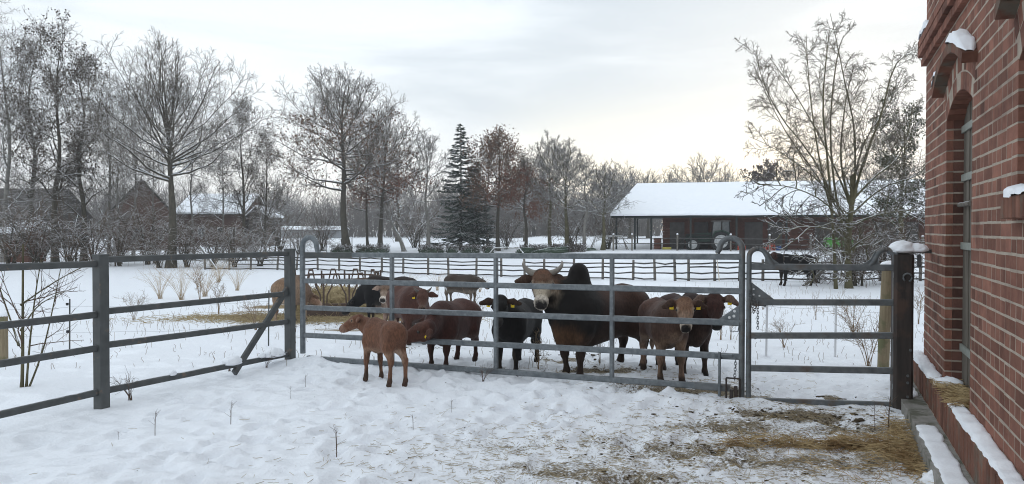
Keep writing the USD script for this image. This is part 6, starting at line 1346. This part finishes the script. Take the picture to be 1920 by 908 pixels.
def put_weed(kind, label, px, py, H, rz=None, group=None, at_=None, category='weed', wide=1.0):
    p = G(px, py) if at_ is None else np.asarray(at_, float); p = np.array([p[0], p[1], gz(p[0], p[1])])
    rz = float(rg_.uniform(0, 6.28)) if rz is None else rz
    if kind not in wkinds:
        spec = dict(stalk=(81, 1.0, 2, 3, .25, .012, 0), tuft=(82, 1.0, 34, 2, .9, .0042, 0), umbel=(83, 1.0, 4, 6, .3, .010, 4), bramble=(84, 1.0, 9, 5, .9, .012, 2), fan=(85, 1.0, 7, 7, .7, .009, 4))[kind]
        mtl = dict(stalk='twig', tuft='pale_weed', umbel='dry_weed', bramble='twig', fan='dry_weed')[kind]
        nm = dict(stalk='dry_stalk', tuft='grass_tuft', umbel='dry_weed', bramble='dry_bramble', fan='branching_weed')[kind]; T = Thing(nm, label, category, p); T.base = nm; stage.GetPrimAtPath(T.path); T.x.ClearXformOpOrder(); T.x.AddTranslateOp(opSuffix='at').Set(tuple(map(float, p))); T.x.AddRotateZOp(opSuffix='at').Set(math.degrees(rz)); T.x.AddScaleOp(opSuffix='at').Set((H * wide, H * wide, H))
        if group: keys(T.x.GetPrim(), group=group)
        T.add('stems', weed(*spec), mtl, local=True); wkinds[kind] = T; return T
    return copy_of(wkinds[kind], label, p, rz, (H * wide, H * wide, H), group=group, category=category)
for a in [('stalk', 'two bare stalks poking from the snow left of the calf, nearest the camera', 290, 822, .20), ('stalk', 'short twig in the snow below the first fence post', 222, 822, .09), ('stalk', 'single bent stalk below the fence brace', 432, 798, .22), ('stalk', 'dark upright twig in the foreground snow below the calf', 632, 858, .24),
          ('stalk', 'pair of thin stalks below the corner post', 572, 730, .14), ('stalk', 'low stalk left of the calf hooves', 545, 752, .12), ('stalk', 'little twigs in the trodden snow right below the calf', 775, 802, .13), ('stalk', 'leaning stalk beside the calf hind hoof', 690, 715, .17), ('stalk', 'sprig in the snow under the gate below the red cow', 846, 775, .12), ('stalk', 'thin straw stalk beside the brown gate post foot', 1665, 798, .30), ('stalk', 'thin stalk left of the brown gate post foot', 1640, 800, .22),
          ('bramble', 'dry tangle under the snow cap on the lowest fence rail near the corner', 500, 690, .17), ('bramble', 'dry weeds under the fence rail at the foot of the brace', 430, 696, .16), ('bramble', 'dry weeds grown round the lowest rail beside the first post', 245, 752, .24), ('bramble', 'broken stems on the snow bank under the gate upright', 905, 716, .18),
          ('tuft', 'pale dry grass tuft in the meadow behind the fence, left of the middle', 300, 560, .85), ('tuft', 'dense pale grass tuft behind the upper fence rails', 340, 562, 1.0), ('tuft', 'pale grass tuft right of the dense one behind the fence', 385, 556, .95), ('tuft', 'thin grass tuft near the tan cow', 445, 545, .8), ('tuft', 'grass tuft behind the grey cow legs', 820, 545, .6), ('tuft', 'grass tuft below the rail fence behind the red cows', 770, 540, .5), ('tuft', 'sparse grass tuft farther back behind the fence', 410, 530, .9), ('tuft', 'small grass tuft in the meadow beside the grey cow', 900, 548, .5),
          ('umbel', 'dry branching weed right of the red cow rump', 893, 645, .62), ('umbel', 'branching weed in the meadow behind the middle fence rails', 410, 590, .75), ('umbel', 'branching dry weed standing left of the tan cow', 375, 570, .95), ('umbel', 'dry weed behind the small gate near its chain', 1370, 640, .45), ('umbel', 'dry weed left of the long gate latch', 1352, 640, .50), ('umbel', 'dry weed behind the upper half of the small gate', 1530, 600, .40), ('umbel', 'dry weed in the gap between gate post and brick wall', 1722, 610, .55), ('umbel', 'upright weed between the legs of the bull', 1010, 690, .42), ('umbel', 'weed standing behind the bull belly', 1125, 678, .40),
          ('fan', 'branching dry weed at the foot of the wooden post behind the small gate', 1630, 690, .55), ('fan', 'spreading dry weed left of the wooden post behind the small gate', 1600, 625, .55), ('fan', 'dry weed behind the small gate left of the white rod', 1470, 655, .35), ('fan', 'spreading weed behind the lower rails near the sapling', 250, 600, .5), ('fan', 'dry weed near the feet of the tan cow', 480, 620, .45), ('fan', 'weed clump between the far cow and the small gate', 1430, 580, .35)]:
    put_weed(a[0], a[1], a[2], a[3], a[4])
# grass stubble of the meadow that nobody could count
n = 1700; xs = rg_.uniform(-8, 9, n); ys = 8.6 + 16 * rg_.uniform(0, 1, n) ** 1.3; keep = np.abs(xs - ys * .0) >= 0
xy = np.stack([xs, ys], 1); P = np.column_stack([xy, gzs(xy)]); L = rg_.uniform(.04, .20, n) * (.55 + .45 * sstep(9, 14, ys)); d = rg_.normal(0, .25, (n, 3)); d[:, 2] = 1; d = unit(d) * L[:, None]
single('meadow_stubble', tubes(np.stack([P, P + d * .5 + rg_.normal(0, .01, (n, 3)), P + d], 1), np.full((n, 3), .0028), 3), 'dry_weed', kind='stuff', label='thin dry stems scattered over the snowy meadow')
# sapling by the fence on the left, with its wooden stake
q = G(40, 724); T = Thing('sapling', 'young bare sapling with several thin stems behind the left fence rails', 'sapling', q)
sst = [stem([(.0, 0, -.1), (.02, 0, .6), (.0, .05, 1.4)], .018, .008), stem([(.03, .02, -.1), (.12, .0, .7), (.20, .02, 1.25)], .012, .004), stem([(.04, 0, -.1), (.2, .1, .5), (.34, .1, 1.15)], .011, .004), stem([(-.02, 0, .4), (-.25, .1, .9), (-.35, 0, 1.3)], .01, .004), stem([(0, 0, .8), (.3, .05, 1.02), (.62, 0, 1.18)], .010, .004), stem([(0, 0, .55), (.3, -.1, .85), (.55, -.1, .95)], .009, .003)]
P, R = np.vstack([a for a, _ in sst]), np.vstack([b for _, b in sst]); rsp = np.random.default_rng(6); A = shoots(P, R, 6, rsp, .2, 1, 48, 14, .35, 6, .02, .14, .65, .4, rmin=.0024); B = shoots(*A, 3, rsp, .2, 1, 45, 14, .45, 4, .02, .14, .7, .6, rmin=.0016)
T.add('stem', tubes(P, R, 6), 'green_bark', smooth=True, local=True); T.add('twigs', join([tubes(*A, 4), tubes(*B, 3)]), 'twig', local=True)
q = at(3, 600, 9.2) * [1, 1, 0]; T = Thing('wooden_post', 'weathered wooden post at the left edge of the view behind the fence', 'post', (q[0], q[1], 0)); T.add('post', beam((q[0], q[1], -.3), (q[0], q[1], .52), .11, .11, cut=.2), 'post_wood'); T.add('snow_cap', lump((q[0], q[1], .52), (.07, .07, .05), 3, 2), 'snow', smooth=True)
q = G(1658, 690); q = at(1658, 690, 8.3) * [1, 1, 0]; T = Thing('wooden_post', 'round yellowish wooden post with snow cap behind the small gate', 'post', (q[0], q[1], 0)); T.add('post', tube([(q[0] - .02, q[1], -.3), (q[0], q[1], .5), (q[0] + .03, q[1], 1.16)], [.062, .06, .058], 14), 'post_wood', smooth=40); T.add('snow_cap', lump((q[0] + .03, q[1], 1.155), (.075, .075, .055), 5, 3), 'snow', smooth=True)
# electric fence: white rods, black handles and thin wires
EW = [at(2, 0, 9.2), at(124, 0, 9.6), at(500, 0, 10.4), at(1440, 0, 9.3), at(1570, 0, 9.2), at(1655, 0, 8.4)]
ef = Thing('electric_fence', 'thin electric fence of white rods and wires behind both gates', 'fence', (EW[3][0], EW[3][1], gz(EW[3][0], EW[3][1])))
for i, (e, hgt, m) in enumerate(((EW[1], .70, 'steel'), (EW[2], .75, 'steel'), (EW[3], .66, 'plastic_white'), (EW[4], .63, 'plastic_white'))):
    z = gz(e[0], e[1]); rd = ef.add('rod', tube([(e[0], e[1], z - .1), (e[0] + .01, e[1], z + hgt)], .014 if m != 'steel' else .009, 7), m, smooth=True)
    for zz in (.28, .60): ef.add('insulator', tube([(e[0] - .01, e[1] - .02, z + zz * hgt / .66 - .015), (e[0] - .01, e[1] - .02, z + zz * hgt / .66 + .015)], .016, 6), 'plastic_white' if m != 'steel' else 'plastic_black', parent=rd)
e = EW[3]; ez_ = gz(e[0], e[1])
for z in (.62, .26): ef.add('gate_handle', join([tube([(e[0] - .13, e[1] - .02, ez_ + z - (.03 if z < .5 else 0)), (e[0] - .03, e[1] - .02, ez_ + z)], [.017, .017], 8), tube([(e[0] - .15, e[1] - .02, ez_ + z - (.035 if z < .5 else 0)), (e[0] - .13, e[1] - .02, ez_ + z - (.03 if z < .5 else 0))], [.026, .024], 8), tube([(e[0] - .035, e[1] - .02, ez_ + z), (e[0] - .015, e[1] - .02, ez_ + z)], .026, 8)]), 'plastic_black', smooth=40)
def wire(a, b, za, zb, sag=.03): m = (np.array(a) + np.array(b)) / 2; return tube([(a[0], a[1], gz(a[0], a[1]) + za), (m[0], m[1], (gz(a[0], a[1]) + za + gz(b[0], b[1]) + zb) / 2 - sag), (b[0], b[1], gz(b[0], b[1]) + zb)], .0022, 4)
for a, b in ((EW[0], EW[1]), (EW[1], EW[2]), (EW[3], EW[4]), (EW[4], EW[5])):
    for z in (.28, .60): ef.add('wire', wire(a, b, z, z), 'wire')
# ------------------------------------------------------------------ winter air
usdkit.material(stage, '/World/Looks/haze', {'v': ('principled_volume', {'color': (0.86, 0.88, 0.91), 'density': 0.0008, 'anisotropy': 0.3})}, [], volume='v.volume')
M['haze'] = UsdShade.Material.Get(stage, '/World/Looks/haze')
_b = trimesh.creation.box([960, 1000, 20.0]); _b.apply_translation([0, 400, 8.0])
single('haze', (np.array(_b.vertices), np.array(_b.faces)), 'haze', kind='stuff', label='thin winter haze')
